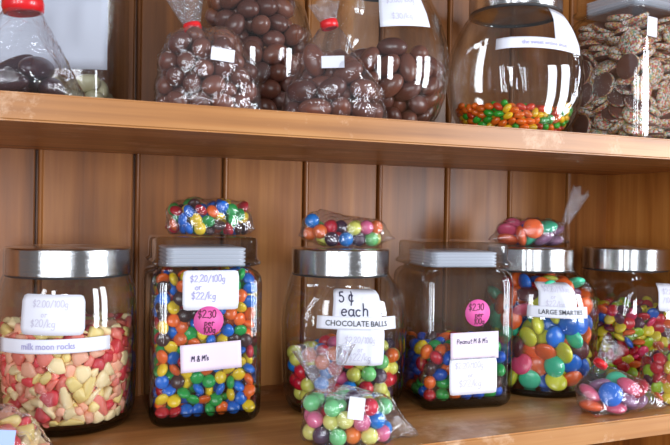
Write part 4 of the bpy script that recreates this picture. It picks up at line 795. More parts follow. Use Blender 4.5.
DATA['almonds'] = [
-395,40,179,68,-54,-31,0,0,-83,-163,174,14,6,18,1,1,-307,-227,179,-42,47,-45,1,0,116,-356,178,66,48,34,1,0,406,-43,190,-52,79,27,1,1,-371,-315,348,-7,36,80,1,0,
-476,-69,335,41,30,80,0,0,-83,-379,186,37,-81,-26,1,1,300,-264,198,-61,28,-59,0,1,261,-102,318,4,18,59,1,0,-174,-300,338,0,36,74,0,1,185,-442,333,-15,52,-82,1,1,
459,-153,346,46,-3,-85,0,1,-505,-187,489,-52,46,-31,0,1,-450,284,494,-30,25,47,0,0,24,-269,318,1,17,64,0,0,362,-308,413,-19,5,97,0,0,-184,-505,486,-66,-3,-44,0,0,
-289,-120,436,-35,93,1,0,0,146,-323,474,-35,4,69,0,0,-348,-369,545,-75,-64,15,0,0,-553,45,585,-48,-5,67,0,1,20,-499,458,-25,-13,89,0,1,461,-209,558,89,-38,13,0,0,
-160,-275,525,-19,-2,-75,0,0,235,-271,643,-13,3,96,1,0,-475,-251,689,16,-90,-2,0,1,-436,346,681,71,57,-29,1,0,-12,-555,687,34,50,-48,0,0,318,-444,544,0,-28,30,0,1,
-206,-496,693,-54,14,-60,0,0,176,-496,661,55,83,-8,1,0,516,-34,606,-12,-72,65,1,0,-381,-419,758,-46,25,81,1,0,-560,-64,800,-49,77,2,0,0,-543,160,748,35,72,-7,1,0,
-18,-371,633,90,-29,-33,1,0,488,-250,757,-1,-14,26,0,0,142,-516,842,-15,-12,58,1,0,-260,-241,679,-21,0,59,1,0,83,-293,771,20,18,85,1,1,228,-178,810,11,23,83,0,1,
570,-3,786,13,-7,-69,1,1,-160,-489,892,-71,18,-17,0,1,330,-429,757,26,26,-47,1,1,400,-95,850,73,-66,15,1,1,-111,28,886,-79,-49,23,0,0,-343,-156,827,-47,-9,-2,0,1,
-248,508,867,16,22,33,1,0,-138,-294,824,40,-4,63,0,0]
DATA['seeds'] = [
-421,-123,122,-65,50,-35,0,0,-443,-4,121,12,4,73,0,2,-303,-316,122,-80,39,-20,0,2,-90,-448,123,35,-63,-66,0,1,-7,-465,123,5,-25,-61,0,0,71,-456,122,-76,55,-28,0,1,
-496,4,178,19,27,-85,0,0,-486,91,180,-15,94,-17,0,1,-390,-304,148,34,69,61,0,3,-380,-227,122,-23,-79,55,0,0,-238,-390,122,55,17,24,0,1,-242,-351,189,-49,66,-55,0,1,
-168,-427,122,-48,-20,34,0,1,-55,-498,182,34,-8,-40,0,2,148,-435,121,11,29,79,0,1,-491,-91,153,-47,30,-70,0,2,-545,41,225,12,-14,-79,0,1,-518,158,214,3,-16,-81,0,1,
-444,-265,209,-26,47,81,0,2,-455,-187,164,-27,-10,93,0,1,-315,-395,165,45,88,-4,0,2,-332,-321,205,-25,-59,-76,0,1,-233,-445,181,42,-86,-24,0,0,-146,-480,182,47,69,51,0,1,
35,-500,188,11,15,62,0,3,115,-502,186,9,-42,-74,0,0,202,-476,179,11,-62,-59,0,1,290,-407,153,71,42,10,0,3,393,-307,156,45,-79,-40,0,2,453,-232,183,-88,46,-14,0,0,
-511,-188,218,19,44,76,0,0,-536,-73,214,-74,64,-18,0,1,-574,-31,274,30,-15,-69,0,1,-569,106,277,5,12,56,0,2,-369,-399,217,-28,-2,84,0,1,-435,-355,246,-3,44,71,0,1,
-403,-197,239,-46,-84,-26,0,2,-292,-464,241,-14,-9,-74,0,1,-284,-304,268,-42,60,-56,0,1,-328,-229,187,-1,6,-83,0,2,-202,-508,233,6,23,95,0,1,-183,-391,230,64,67,19,0,1,
-249,-267,202,-95,-18,-10,0,2,-99,-518,243,-35,-93,-2,0,1,-12,-506,251,-39,-23,66,0,1,77,-518,258,93,-36,7,0,0,227,-411,219,-11,44,50,0,2,288,-462,221,-11,64,-68,0,0,
352,-383,201,9,-96,-6,0,3,428,-304,226,-30,-92,-17,0,3,-559,-147,276,60,-59,-18,0,0,-602,-77,331,-15,38,-54,0,3,-606,36,334,-58,-57,32,0,0,-567,151,340,-6,39,86,0,2,
-497,-283,264,24,59,60,0,0,-474,-204,287,24,34,83,0,1,-494,-95,280,-32,-51,52,0,1,-530,194,285,-21,-73,60,0,1,-516,293,304,54,-46,-61,0,1,-349,-473,295,38,82,27,0,2,
-355,-362,282,-7,8,84,0,0,-236,-524,303,97,-14,8,0,1,-262,-391,275,89,32,-14,0,1,-330,-175,258,-56,-80,14,0,1,-173,-461,290,-53,-8,-2,0,2,-187,-382,310,-50,-8,60,0,0,
-60,-463,299,29,4,20,0,0,29,-501,318,9,-14,-63,0,2,163,-519,273,8,52,36,0,0,138,-441,236,58,36,4,0,2,244,-509,278,20,58,67,0,1,334,-480,286,1,-37,-84,0,2,
404,-393,256,-1,7,-84,0,0,507,-262,260,72,33,36,0,2,-634,0,398,-66,66,-15,0,1,-510,-328,335,40,84,38,0,0,-539,-239,322,19,96,18,0,1,-521,-14,330,-73,-42,37,0,1,
-555,231,354,93,15,4,0,1,-536,319,379,90,42,12,0,3,-433,-416,318,-36,-92,15,0,0,-428,-318,313,68,-55,-18,0,2,-464,369,345,-90,3,-13,0,1,-295,-510,360,-73,51,-20,0,1,
-342,-418,350,-98,-1,15,0,0,-236,-458,346,-92,27,-20,0,1,-133,-526,322,26,-9,95,0,1,-40,-527,341,-11,-57,5,0,2,108,-490,321,-34,-2,67,0,2,185,-436,299,-5,-19,-74,0,0,
270,-443,311,79,-40,46,0,1,432,-419,321,-85,-38,7,0,2,463,-332,295,34,-16,-37,0,0,533,-288,330,79,54,17,0,1,-628,-94,411,21,41,-56,0,1,-619,126,392,-33,-44,51,0,1,
-526,-355,404,-86,49,7,0,1,-575,-253,388,33,-15,-51,0,1,-577,-165,355,2,10,99,0,1,-584,211,424,25,-10,-23,0,1,-529,377,440,-9,-13,-91,0,1,-456,-438,396,-35,-81,-45,0,3,
-437,-361,386,-86,42,6,0,0,-467,-273,375,-40,16,28,0,2,-376,-496,372,-35,-27,-44,0,2,-216,-528,397,-98,12,17,0,3,-44,-452,376,-4,-84,54,0,3,54,-527,389,-3,41,-90,0,3,
235,-528,353,-95,-4,-17,0,3,269,-384,359,10,-66,-75,0,1,330,-523,378,-30,-62,-41,0,0,349,-424,344,-54,74,-36,0,1,407,-470,378,-48,68,56,0,2,586,-250,410,59,-24,-77,0,1,
-600,-167,428,-26,85,-41,0,1,-551,89,445,2,26,94,0,0,-650,80,455,-28,-16,67,0,1,-422,-272,436,82,55,-14,0,0,-385,-450,431,-22,-5,-82,0,0,-489,-129,422,-8,7,-97,0,3,
-282,-431,409,10,-90,-42,0,1,-100,-529,401,60,-11,12,0,3,-142,-462,392,84,-6,49,0,0,53,-437,373,45,64,58,0,3,75,-297,399,-52,7,-70,0,3,156,-503,385,-2,-58,-59,0,0,
116,-375,417,21,-17,-94,0,3,143,-260,413,-19,45,70,0,3,290,-459,401,-40,-19,50,0,1,218,-431,408,-67,71,21,0,1,270,-326,415,63,-30,28,0,1,381,-498,444,41,72,54,0,2,
476,-395,390,2,35,9,0,0,414,-250,432,-80,-55,23,0,0,539,-338,408,-23,15,59,0,0]
DATA['freckles'] = [
-337,-121,132,2,9,-99,0,0,-331,132,145,-59,-79,-15,0,0,-331,339,133,3,-10,80,0,0,-12,-343,126,46,-89,-1,0,0,-292,363,306,33,-41,-4,0,0,339,-338,126,-36,93,4,0,0,
401,-366,309,57,-48,-67,0,0,-326,137,239,18,-13,-2,0,0,-323,122,332,-80,-52,-28,0,0,-443,342,299,-65,35,-64,0,0,216,-336,196,89,44,9,0,0,342,-226,375,59,45,-40,0,0,
-379,27,369,-5,-46,58,0,0,-301,-277,163,5,-23,91,0,0,-331,-135,272,63,71,-8,0,0,-338,345,473,-44,-89,-7,0,0,-45,-337,211,1,-1,66,0,0,449,-331,779,-29,-62,35,0,0,
-297,346,720,-84,39,-28,0,0,-341,-363,206,17,24,-79,0,0,-366,95,545,-5,94,-18,0,0,-324,344,593,19,-12,-68,0,0,127,-348,282,70,-70,7,0,0,-359,351,906,-57,-42,41,0,0,
-242,-368,297,-16,-94,-30,0,0,-369,-82,426,-90,-8,-36,0,0,-380,99,658,-6,-37,17,0,0,191,-367,388,-19,23,71,0,0,-226,71,785,-52,-44,54,0,0,-117,-365,381,2,30,-93,0,0,
-370,-194,464,-88,-11,-38,0,0,-99,-297,833,76,40,11,0,0,-326,133,827,-37,-26,71,0,0,-101,-365,481,32,1,38,0,0,-443,333,698,76,2,65,0,0,222,-304,582,2,-40,77,0,0,
17,-338,751,-95,26,-20,0,0,-51,-307,600,31,14,9,0,0,-379,-173,609,-86,-19,-43,0,0,-449,12,777,-6,74,-6,0,0,260,-296,720,5,-38,87,0,0,442,-337,1044,-61,-14,75,0,0,
-292,132,982,33,-21,-78,0,0,-358,-378,393,21,-40,45,0,0,-353,-272,702,-75,60,-1,0,0,-449,344,973,-30,66,-34,0,0,67,-435,598,51,-53,59,0,0,-376,84,1015,3,-35,-9,0,0,
-347,-386,521,-79,41,2,0,0,-343,-265,807,16,1,-90,0,0,-376,348,1128,27,26,37,0,0,310,-449,608,-57,-45,-39,0,0,449,-344,1419,-29,62,-35,0,0,-158,340,1163,65,73,14,0,0,
-344,-449,674,64,20,-24,0,0,-449,-344,935,-14,71,-8,0,0,-268,349,1232,-16,98,13,0,0,282,-345,824,-18,-22,94,0,0,-128,-446,886,75,-6,11,0,0,-330,-129,946,2,17,93,0,0,
-325,109,1157,-4,1,-19,0,0,127,-338,866,37,92,5,0,0,-262,-306,931,98,8,2,0,0,-341,-135,1076,13,-16,95,0,0,-344,164,1250,1,-9,95,0,0,141,-344,955,89,-45,6,0,0,
54,-209,1136,-90,31,11,0,0,-52,-325,1008,-9,-12,-70,0,0,-449,-344,1225,-60,-32,66,0,0,-336,344,1329,-4,-3,-89,0,0,251,-337,1044,-77,64,-3,0,0,-199,-353,1078,20,92,-13,0,0,
-145,-136,1196,38,-1,-75,0,0,-338,344,1415,70,-71,-6,0,0,77,-362,1128,-87,-43,-8,0,0,-145,119,1316,-11,99,9,0,0,-291,-348,1136,2,-19,-71,0,0,-348,-131,1187,18,-1,-59,0,0,
359,-350,1177,7,95,20,0,0,-257,-337,1238,63,-78,1,0,0,72,-217,1335,6,-11,-44,0,0,-345,-85,1471,-30,95,8,0,0,293,-341,1244,33,91,18,0,0,-189,-344,1320,16,99,-5,0,0,
-336,-103,1288,-73,-68,-1,0,0,36,-347,1231,-98,-16,-4,0,0,-337,-221,1377,2,4,99,0,0,-344,71,1363,-81,59,2,0,0,285,-273,1354,85,41,31,0,0,-53,-342,1409,71,69,9,0,0,
-335,348,1506,7,13,-46,0,0,214,-434,1358,61,-6,-4,0,0,200,-205,1437,-8,-3,99,0,0,-199,-344,1460,-70,71,-7,0,0,-189,352,1568,10,-14,88,0,0,105,-348,1512,-8,-12,-46,0,0,
249,-135,1527,27,95,-10,0,0,-346,-344,1501,-14,97,-8,0,0,-338,132,1489,14,95,28,0,0,371,-344,1571,-30,-15,59,0,0,-338,-111,1556,-97,-24,-3,0,0]
DATA['whites'] = [
171,-362,163,-11,-14,91,0,0,269,-164,162,-11,3,-89,0,0,345,376,162,9,-8,13,0,0,131,-215,288,-47,-88,-5,0,0,372,-348,162,-1,-12,-72,0,0,388,6,180,-52,31,-50,0,0,
373,206,207,23,-71,47,0,0,-375,-363,284,-57,-74,-13,0,0,-26,370,302,81,39,-40,0,0,306,-375,307,-13,-10,-6,0,0,215,-29,284,-15,-98,-11,0,0,7,-387,238,-68,-30,-57,0,0,
-27,-65,334,-4,-87,-45,0,0,381,-186,286,-35,-77,38,0,0,-185,-393,337,-9,-78,-61,0,0]
DATA['b_buttons'] = [
-339,56,53,34,-50,0,0,0,-226,-127,57,-5,-86,0,0,4,-154,43,52,-15,-87,0,0,3,-241,121,52,2,61,0,0,4,-14,-97,52,48,19,0,0,5,-31,21,53,-70,-46,0,0,3,
-10,137,57,-58,-27,0,0,3,182,-141,53,5,53,0,0,0,92,53,52,93,-6,0,0,1,185,141,54,72,-40,0,0,3,278,72,52,-22,55,0,0,4,-258,-22,62,15,-67,0,0,4,
-116,-158,52,49,-50,0,0,2,-112,-52,87,38,-62,0,0,0,-123,157,52,-71,33,0,0,1,76,-164,90,25,-2,0,0,5,83,-45,95,1,-67,0,0,1,287,-99,56,14,67,0,0,5,
188,-18,53,11,79,0,0,0,300,93,148,-23,68,0,0,4,365,-10,54,-18,64,0,0,5,-359,-47,87,-25,-79,0,0,1,-281,-103,146,15,-60,0,0,4,-191,6,145,41,5,0,0,5,
-36,-167,127,80,-37,0,0,3,222,-128,143,42,47,0,0,3,188,140,154,-41,74,0,0,3,263,-13,124,46,63,0,0,2,-293,48,150,68,-58,0,0,3,-156,-148,142,56,-53,0,0,2,
-111,-65,196,59,-55,0,0,4,77,-107,178,-15,5,0,0,2,-15,-45,149,90,3,0,0,4,306,-88,197,-27,65,0,0,3,152,33,135,23,53,0,0,2,246,121,236,75,46,0,0,4,
365,0,162,62,57,0,0,2,-347,48,244,-59,-34,0,0,3,-219,-129,228,-70,-53,0,0,4,-238,3,234,-21,-48,0,0,2,-255,121,232,56,-17,0,0,5,9,-173,228,45,28,0,0,1,
-82,2,264,-37,92,0,0,4,-10,77,227,-43,-68,0,0,3,211,-139,244,63,16,0,0,3,152,-51,242,-2,87,0,0,4,256,8,226,62,56,0,0,2,-337,-62,229,-91,-28,0,0,0,
-109,-168,240,37,-85,0,0,0,-62,172,255,-5,-57,0,0,3,108,-158,274,84,12,0,0,4,52,161,285,15,92,0,0,4,350,-42,276,-39,75,0,0,0,179,40,287,8,95,0,0,2,
162,148,299,-49,-79,0,0,4,348,63,251,24,50,0,0,1,-163,-69,293,88,10,0,0,5,-173,147,291,-80,-7,0,0,3]
DATA['b_balls'] = [
-223,9,78,0,0,0,0,0,-168,-150,78,0,0,0,0,4,-76,-31,78,0,0,0,0,2,138,-108,78,0,0,0,0,4,63,24,78,0,0,0,0,6,212,27,78,0,0,0,0,2,
362,30,78,0,0,0,0,0,-364,27,133,0,0,0,0,1,-18,-170,77,0,0,0,0,3,-24,33,202,0,0,0,0,4,-92,165,207,0,0,0,0,2,138,-3,205,0,0,0,0,0,
239,127,186,0,0,0,0,1,-257,116,190,0,0,0,0,5,-289,-102,157,0,0,0,0,1,-157,-38,203,0,0,0,0,2,289,-101,78,0,0,0,0,5,71,-167,197,0,0,0,0,0,
136,156,79,0,0,0,0,3,216,-133,205,0,0,0,0,6,351,-49,206,0,0,0,0,1,-361,-33,270,0,0,0,0,3]
DATA['b_large'] = [
-299,-15,70,-15,11,-21,0,0,-123,125,61,-2,8,-84,0,4,295,-9,61,-7,-5,78,0,2,-281,37,175,-20,24,30,0,3,113,125,62,-83,56,-7,0,5,-6,183,183,-28,46,63,0,3,
115,-133,85,95,12,21,0,2,-163,-106,118,-76,13,63,0,0,-5,-56,98,11,-39,-56,0,1,291,-26,181,98,-10,18,0,2,-188,122,219,75,-46,11,0,3,-25,36,193,91,8,11,0,4,
197,104,209,70,62,-5,0,1,-46,-188,210,43,-38,53,0,0,160,-114,233,-64,74,5,0,1]
DATA['b_balls2'] = [
-339,-2,78,0,0,0,0,0,-265,-136,78,0,0,0,0,4,-166,-20,77,0,0,0,0,1,-268,132,78,0,0,0,0,4,14,-153,78,0,0,0,0,6,35,40,78,0,0,0,0,2,
158,-193,78,0,0,0,0,0,337,24,78,0,0,0,0,3,-316,-79,206,0,0,0,0,5,-126,-204,78,0,0,0,0,1,-45,-47,168,0,0,0,0,0,83,-214,206,0,0,0,0,5,
118,-69,150,0,0,0,0,0,286,-117,79,0,0,0,0,5,257,-18,196,0,0,0,0,0,273,131,161,0,0,0,0,3,-320,72,207,0,0,0,0,5,-173,-122,196,0,0,0,0,0,
-178,26,221,0,0,0,0,2,-200,175,209,0,0,0,0,5,-65,-218,234,0,0,0,0,0,48,-89,282,0,0,0,0,2,65,217,216,0,0,0,0,4,227,-164,209,0,0,0,0,3,
308,-93,315,0,0,0,0,1,317,76,295,0,0,0,0,0,-272,131,336,0,0,0,0,1,-175,-187,332,0,0,0,0,1,-97,-61,310,0,0,0,0,1,59,86,343,0,0,0,0,4,
-12,221,346,0,0,0,0,1,156,-196,337,0,0,0,0,2,171,-12,319,0,0,0,0,0,196,176,281,0,0,0,0,1,-338,-7,335,0,0,0,0,1,-117,118,322,0,0,0,0,1]
DATA['b_large2'] = [
-261,-1,61,-2,8,22,0,0,271,0,78,13,96,4,0,2,-41,-79,62,4,-8,87,0,3,280,5,215,-42,84,-10,0,5,-276,6,195,82,-49,-29,0,3,91,-83,147,-43,-86,-11,0,2,
-80,86,123,-22,-21,-17,0,0,113,106,263,46,16,-53,0,1,-112,81,247,42,-86,26,0,2,126,-76,266,-18,-95,-20,0,3,-112,-120,201,-70,-41,-43,0,4]
DATA['b_smart'] = [
-293,-3,54,-96,17,0,0,0,-238,-109,56,-9,-87,0,0,3,-170,-6,54,-5,-70,0,0,2,-245,104,60,-25,-36,0,0,3,-31,-193,56,9,-63,0,0,6,-232,7,142,-42,-53,0,0,4,
-144,-169,65,38,-11,0,0,1,77,-186,106,62,11,0,0,5,269,-78,56,2,34,0,0,5,-301,-3,221,4,-80,0,0,5,-248,-103,169,77,-3,0,0,0,-114,-18,141,-6,-58,0,0,2,
-47,-124,143,51,39,0,0,0,218,-130,143,67,24,0,0,3,-255,-96,281,-8,-53,0,0,2,-152,-169,182,27,-43,0,0,1,0,192,231,-77,-10,0,0,1,161,-162,227,74,33,0,0,2,
-259,105,183,-53,38,0,0,1,-140,-80,241,13,-1,0,0,3,-36,-203,212,-22,-65,0,0,3,276,-69,223,-56,66,0,0,0,-255,-96,385,49,-48,0,0,2,-122,-180,294,15,-45,0,0,3,
69,-188,286,75,-40,0,0,0,237,-126,314,45,19,0,0,2,-242,110,299,-69,-9,0,0,3,-62,-190,397,80,-8,0,0,0,0,99,293,-56,-56,0,0,2,142,-168,369,58,-7,0,0,4,
-294,4,330,26,-63,0,0,0,-164,-160,402,-13,-62,0,0,1,-181,-23,338,34,0,0,0,2,48,-192,426,73,25,0,0,2,8,163,393,-59,27,0,0,1,137,178,438,-68,-58,0,0,0,
-257,93,405,16,-72,0,0,2,-225,-101,482,44,-7,0,0,2,-130,-45,439,86,3,0,0,3,116,-108,478,34,17,0,0,2,-77,189,451,-87,-9,0,0,3,221,-128,436,78,48,0,0,5,
-90,-147,493,48,9,0,0,0,-196,42,480,45,-44,0,0,5,-185,152,475,-21,-1,0,0,1]
DATA['b_rocks'] = [
161,-266,12,-58,-56,52,6,3,362,-81,52,-85,-7,-14,1,2,217,-241,72,-38,-62,-63,3,0,331,-195,47,-35,-21,50,4,0,397,18,29,18,-36,-27,4,1,98,-233,10,-1,-17,-91,2,4,
296,-194,108,-4,-43,-4,1,3,413,-25,121,95,-16,27,3,1,350,-115,98,-73,11,-48,5,3,159,-259,95,84,-50,-7,7,4,358,80,108,37,-30,-10,1,3,317,163,164,-61,35,-68,1,1,
281,-114,124,-20,95,11,1,3,175,-286,135,-25,-55,-10,2,1,107,-248,143,78,-16,60,3,3,233,-172,202,22,-17,-46,0,3,158,-61,224,-61,45,-55,1,3,145,-246,240,26,-32,70,5,2,
55,-276,225,-38,46,41,0,2,320,-25,198,17,67,-60,1,3,163,-190,213,-14,7,99,5,3,208,135,300,-17,-52,-75,2,1,-172,190,305,20,98,-2,2,4,10,-194,300,11,-12,83,2,1,
23,0,285,-34,-69,3,2,3,295,55,222,59,-34,36,5,0,-92,-90,314,3,-69,-56,1,3,-197,-33,306,5,-29,16,5,1,261,-61,289,-5,-88,-16,0,4,-34,-51,346,-16,-8,-37,2,4,
-166,82,327,0,-5,70,2,0,-283,68,298,-37,-21,-45,5,3,124,67,347,14,-44,31,2,1,-25,89,359,96,-7,-21,0,3,137,-127,294,33,-4,90,5,0,121,-18,360,81,-14,-14,2,4,
79,189,326,3,33,94,1,2,257,-10,344,-36,83,-42,3,2]
DATA['b_sult'] = [
-345,35,80,0,-15,63,1,0,-79,-175,87,64,29,13,0,1,109,-179,86,31,-88,35,0,0,276,-119,106,-59,31,-72,1,0,-263,-125,92,-23,-92,12,0,0,-83,16,82,-9,14,-68,0,0,
111,-3,84,33,75,53,1,1,334,55,83,3,-15,80,0,1,-353,28,243,-18,-44,40,1,0,-201,1,191,-6,-37,-15,0,1,-6,-35,212,-89,-21,23,0,0,159,-82,217,72,62,30,1,0,
-282,-102,301,-71,-31,23,1,1,22,-194,235,3,76,-60,0,0,111,-170,402,44,-47,-5,0,1,-152,-165,238,64,47,34,1,1,352,-29,227,-67,24,70,1,0,-296,97,392,-1,91,37,1,1,
-56,-181,376,72,-67,-2,1,0,263,126,228,-46,-12,-76,1,0,-175,169,519,-31,79,41,0,1,22,70,335,-25,40,77,0,1,260,-129,335,89,42,-16,1,0,-343,-48,440,35,-24,-41,1,0,
-133,17,357,-82,53,-16,0,0,196,31,349,31,21,-53,1,0,-201,-148,433,-35,-35,57,1,0,353,5,397,-63,-65,38,0,1,251,127,475,16,-98,-11,1,0,-78,-191,540,21,57,-59,1,0,
204,-63,483,1,-88,43,0,0,-260,-129,586,68,-42,-5,0,1,-8,-55,470,16,46,76,0,0,-175,5,512,26,22,23,1,1,107,80,553,-74,-49,-41,0,0,-48,62,597,-59,-15,-79,1,1,
241,137,651,-13,-83,-21,0,0,-198,87,672,-78,34,-41,0,0,92,-174,573,-15,-38,38,0,1,-123,-79,659,74,54,-40,1,0,142,-23,673,-84,5,24,0,0]
DATA['b_alm'] = [
18,188,110,53,19,60,0,0,-364,44,102,-52,-48,37,0,1,373,-11,104,48,-66,-32,1,0,220,-192,104,-4,-44,-84,1,1,-227,-187,96,37,-11,-26,0,0,-116,-20,120,69,-58,43,1,0,
8,-189,101,70,66,1,0,0,-291,141,276,-5,12,40,0,0,163,-2,128,93,-17,34,0,1,-85,-233,276,88,-26,13,1,1,363,36,289,-78,61,-7,1,0,37,-55,254,-69,55,-31,0,0,
-331,-109,265,-56,23,-36,0,1,232,-185,294,7,-36,-90,0,0,-153,-39,320,-10,21,89,1,0,161,214,289,-12,47,87,1,1,65,-197,434,59,-38,-15,0,0,-174,167,435,83,53,15,0,1,
177,24,366,29,-7,-38,1,1,-21,39,437,-66,-43,54,1,0,-51,177,592,-82,56,-7,0,1,148,66,554,-50,82,-8,1,0,-205,-30,560,-49,52,31,0,0]
DATA['b_dark'] = [
-159,-217,96,2,30,94,0,0,-209,184,96,-5,29,-92,0,0,77,63,104,-65,73,-11,0,0,153,-75,249,33,15,58,0,0,261,-9,96,-62,67,-29,0,0,-94,29,196,92,10,35,0,0]
def unpack(rows):
    """eight whole numbers for each candy: place in tenths of a millimetre, turn in hundredths, shape, colour"""
    out = []
    for i in range(0, len(rows), 8):
        x, y, z, a, b, c, k, ci = rows[i:i+8]
        v = Vector((a, b, c))/100; w = math.sqrt(max(0, 1-v.length_squared))
        out.append((x*1e-4, y*1e-4, z*1e-4, Quaternion((w, v.x, v.y, v.z)).normalized(), k, ci))
    return out

def candies(key, shape, pal, name, label_fmt, cat, origin, rotz, group, belly=0):
    """every candy of the set is an object of its own; each of one colour shares label and group"""
    rows = unpack(DATA[key]); M = Matrix.Translation(origin) @ Matrix.Rotation(rotz, 4, 'Z')
    out = []
    for x, y, z, q, k, ci in rows:
        o = bpy.data.objects.new(name, candy_mesh(shape, k, pal, ci)); C.objects.link(o)
        o.matrix_world = M @ Matrix.Translation(forward(x, y, z, rotz, belly)) @ q.to_matrix().to_4x4()
        cn = PAL[pal][ci][0]
        tag(o, ' '.join(label_fmt.format(c=cn).split()), cat, (cn+' '+group).strip())
        out.append(o)
    return out

def jar_candies(key, *a, rotz=None):
    t = J[key]; return candies(key, a[0], a[1], a[2], a[3], a[4], t.location, t.rotation_euler.z if rotz is None else rotz, a[5], t.get('belly', 0))
jar_candies('rocks', 'rock', 'rock', 'rock_candy', '{c} chunk of rock candy inside the steel-lidded jar of broken pieces', 'candy', 'rock candy in the jar')
jar_candies('buttons', 'button', 'mm', 'candy_button', '{c} candy-coated chocolate button inside the full square jar', 'candy', 'candy buttons in the full square jar')
jar_candies('balls', 'ball', 'ball', 'chocolate_ball', '{c} candy-coated ball inside the CHOCOLATE BALLS jar', 'candy', 'balls in the labelled jar')
jar_candies('peanuts', 'peanut', 'pea', 'peanut_candy', '{c} coated peanut candy inside the half-full square jar', 'candy', 'coated peanuts in the square jar')
jar_candies('large', 'disc', 'large', 'candy_disc', '{c} large candy disc inside the steel-lidded jar full of large discs', 'candy', 'large candy discs in the jar')
jar_candies('smarties', 'small', 'small', 'small_candy_disc', '{c} small candy disc inside the steel-lidded jar in the corner', 'candy', 'small candy discs in the corner jar')
jar_candies('sultanas', 'sultana', 'choc', 'chocolate_sultana', '{c} coated sultana inside the full globe jar', 'chocolate', 'sultanas in the globe jar')
jar_candies('almonds', 'almond', 'choc', 'chocolate_almond', '{c} coated almond inside the globe jar with a neck label', 'chocolate', 'almonds in the globe jar')
jar_candies('seeds', 'seed', 'seed', 'tiny_candy', '{c} tiny candy in the shallow heap inside the nearly empty globe jar', 'candy', 'tiny candies in the bowl-shaped jar')
jar_candies('freckles', 'freckle', 'freck', 'sprinkled_chocolate_disc', '{c} round chocolate disc coated in coloured sprinkles inside the square upper-shelf jar', 'chocolate', 'sprinkled chocolate discs')
jar_candies('whites', 'white', 'white', 'white_chocolate_lump', '{c} lump of chocolate at the bottom of the paper-labelled square jar', 'chocolate', 'lumps in the paper-labelled jar')

# ------------------------------------------------------------------ bags
def film_hull(pts, floor_z, seed, seg=.005, amp=.0013, wrap=None, cling=.62, corners=()):
    bm = bmesh.new()
    for p in pts: bm.verts.new(p)
    bmesh.ops.convex_hull(bm, input=bm.verts)
    for v in [v for v in bm.verts if not v.link_faces]: bm.verts.remove(v)
    for it in range(4):
        es = [e for e in bm.edges if e.calc_length() > seg]
        if not es: break
        bmesh.ops.subdivide_edges(bm, edges=es, cuts=1, use_grid_fill=False)
        bmesh.ops.triangulate(bm, faces=bm.faces)
        bmesh.ops.smooth_vert(bm, verts=[v for v in bm.verts if all((v.co-Vector(c)).length > .014 for c in corners)], factor=.22, use_axis_x=True, use_axis_y=True, use_axis_z=True)
    if wrap:
        # the film clings to the candies and stands off in folds between them
        for v in bm.verts:
            p, nrm, ix, d = wrap.find_nearest(v.co)
            if p is None: continue
            k = cling*max(0, min(1, (.016-d)/.012))
            v.co = v.co.lerp(p+(v.co-p).normalized()*.0016, k)
        bmesh.ops.smooth_vert(bm, verts=[v for v in bm.verts if all((v.co-Vector(c)).length > .012 for c in corners)], factor=.3, use_axis_x=True, use_axis_y=True, use_axis_z=True)
    bm.normal_update()
    for v in bm.verts:
        q = v.co*55+Vector((seed*3.1, seed*1.7, 0)); w = noise.noise(q)*.7+abs(noise.noise(q*2.3))*.8-.2
        v.co += v.normal*(.0012+amp*w)
        if v.co.z < floor_z+.0003: v.co.z = floor_z+.0003
    return bm

def neck_mesh(base, tip, r0, r1, pleats, seed, flat=.55, up=None):
    """the film above the tie: a gathered fan with pleats that flares towards its open end"""
    d = (tip-base); Ln = d.length; d.normalize(); a = d.cross(Vector((0, 1, 0)) if abs(d.y) < .9 else Vector((1, 0, 0))).normalized(); b = d.cross(a)
    n, m = 48, 10; rnd = random.Random(seed); vs, fs = [], []; ph = rnd.uniform(0, 6)
    for i in range(m+1):
        s = i/m; r = r0+(r1-r0)*(s**.8)
        for k in range(n):
            th = 2*PI*k/n; w = 1+.28*s*math.sin(pleats*th+ph)+.12*s*math.sin((2*pleats+1)*th+2*ph)
            end = Ln*s*(1+.07*s*math.sin(3*th+ph)+.06*s*math.sin(7*th))
            p = base+d*end+a*(r*w*math.cos(th))+b*(r*w*flat*math.sin(th))
            vs.append(p)
    for i in range(m):
        for k in range(n):
            q, e = i*n+k, i*n+(k+1) % n; fs.append((q, e, e+n, q+n))
    return vs, fs

def tie_mesh(base, d, r, w):
    d = d.normalized(); a = d.cross(Vector((0, 1, 0)) if abs(d.y) < .9 else Vector((1, 0, 0))).normalized(); b = d.cross(a); n = 24; vs, fs = [], []
    prof = [(r*.8, -w/2), (r, -w*.45), (r*1.06, 0), (r, w*.45), (r*.8, w/2)]
    for q, s in prof:
        for k in range(n):
            th = 2*PI*k/n; vs.append(base+d*s+a*q*math.cos(th)+b*q*math.sin(th))
    for i in range(len(prof)-1):
        for k in range(n):
            x, e = i*n+k, i*n+(k+1) % n; fs.append((x, e, e+n, x+n))
    return vs, fs

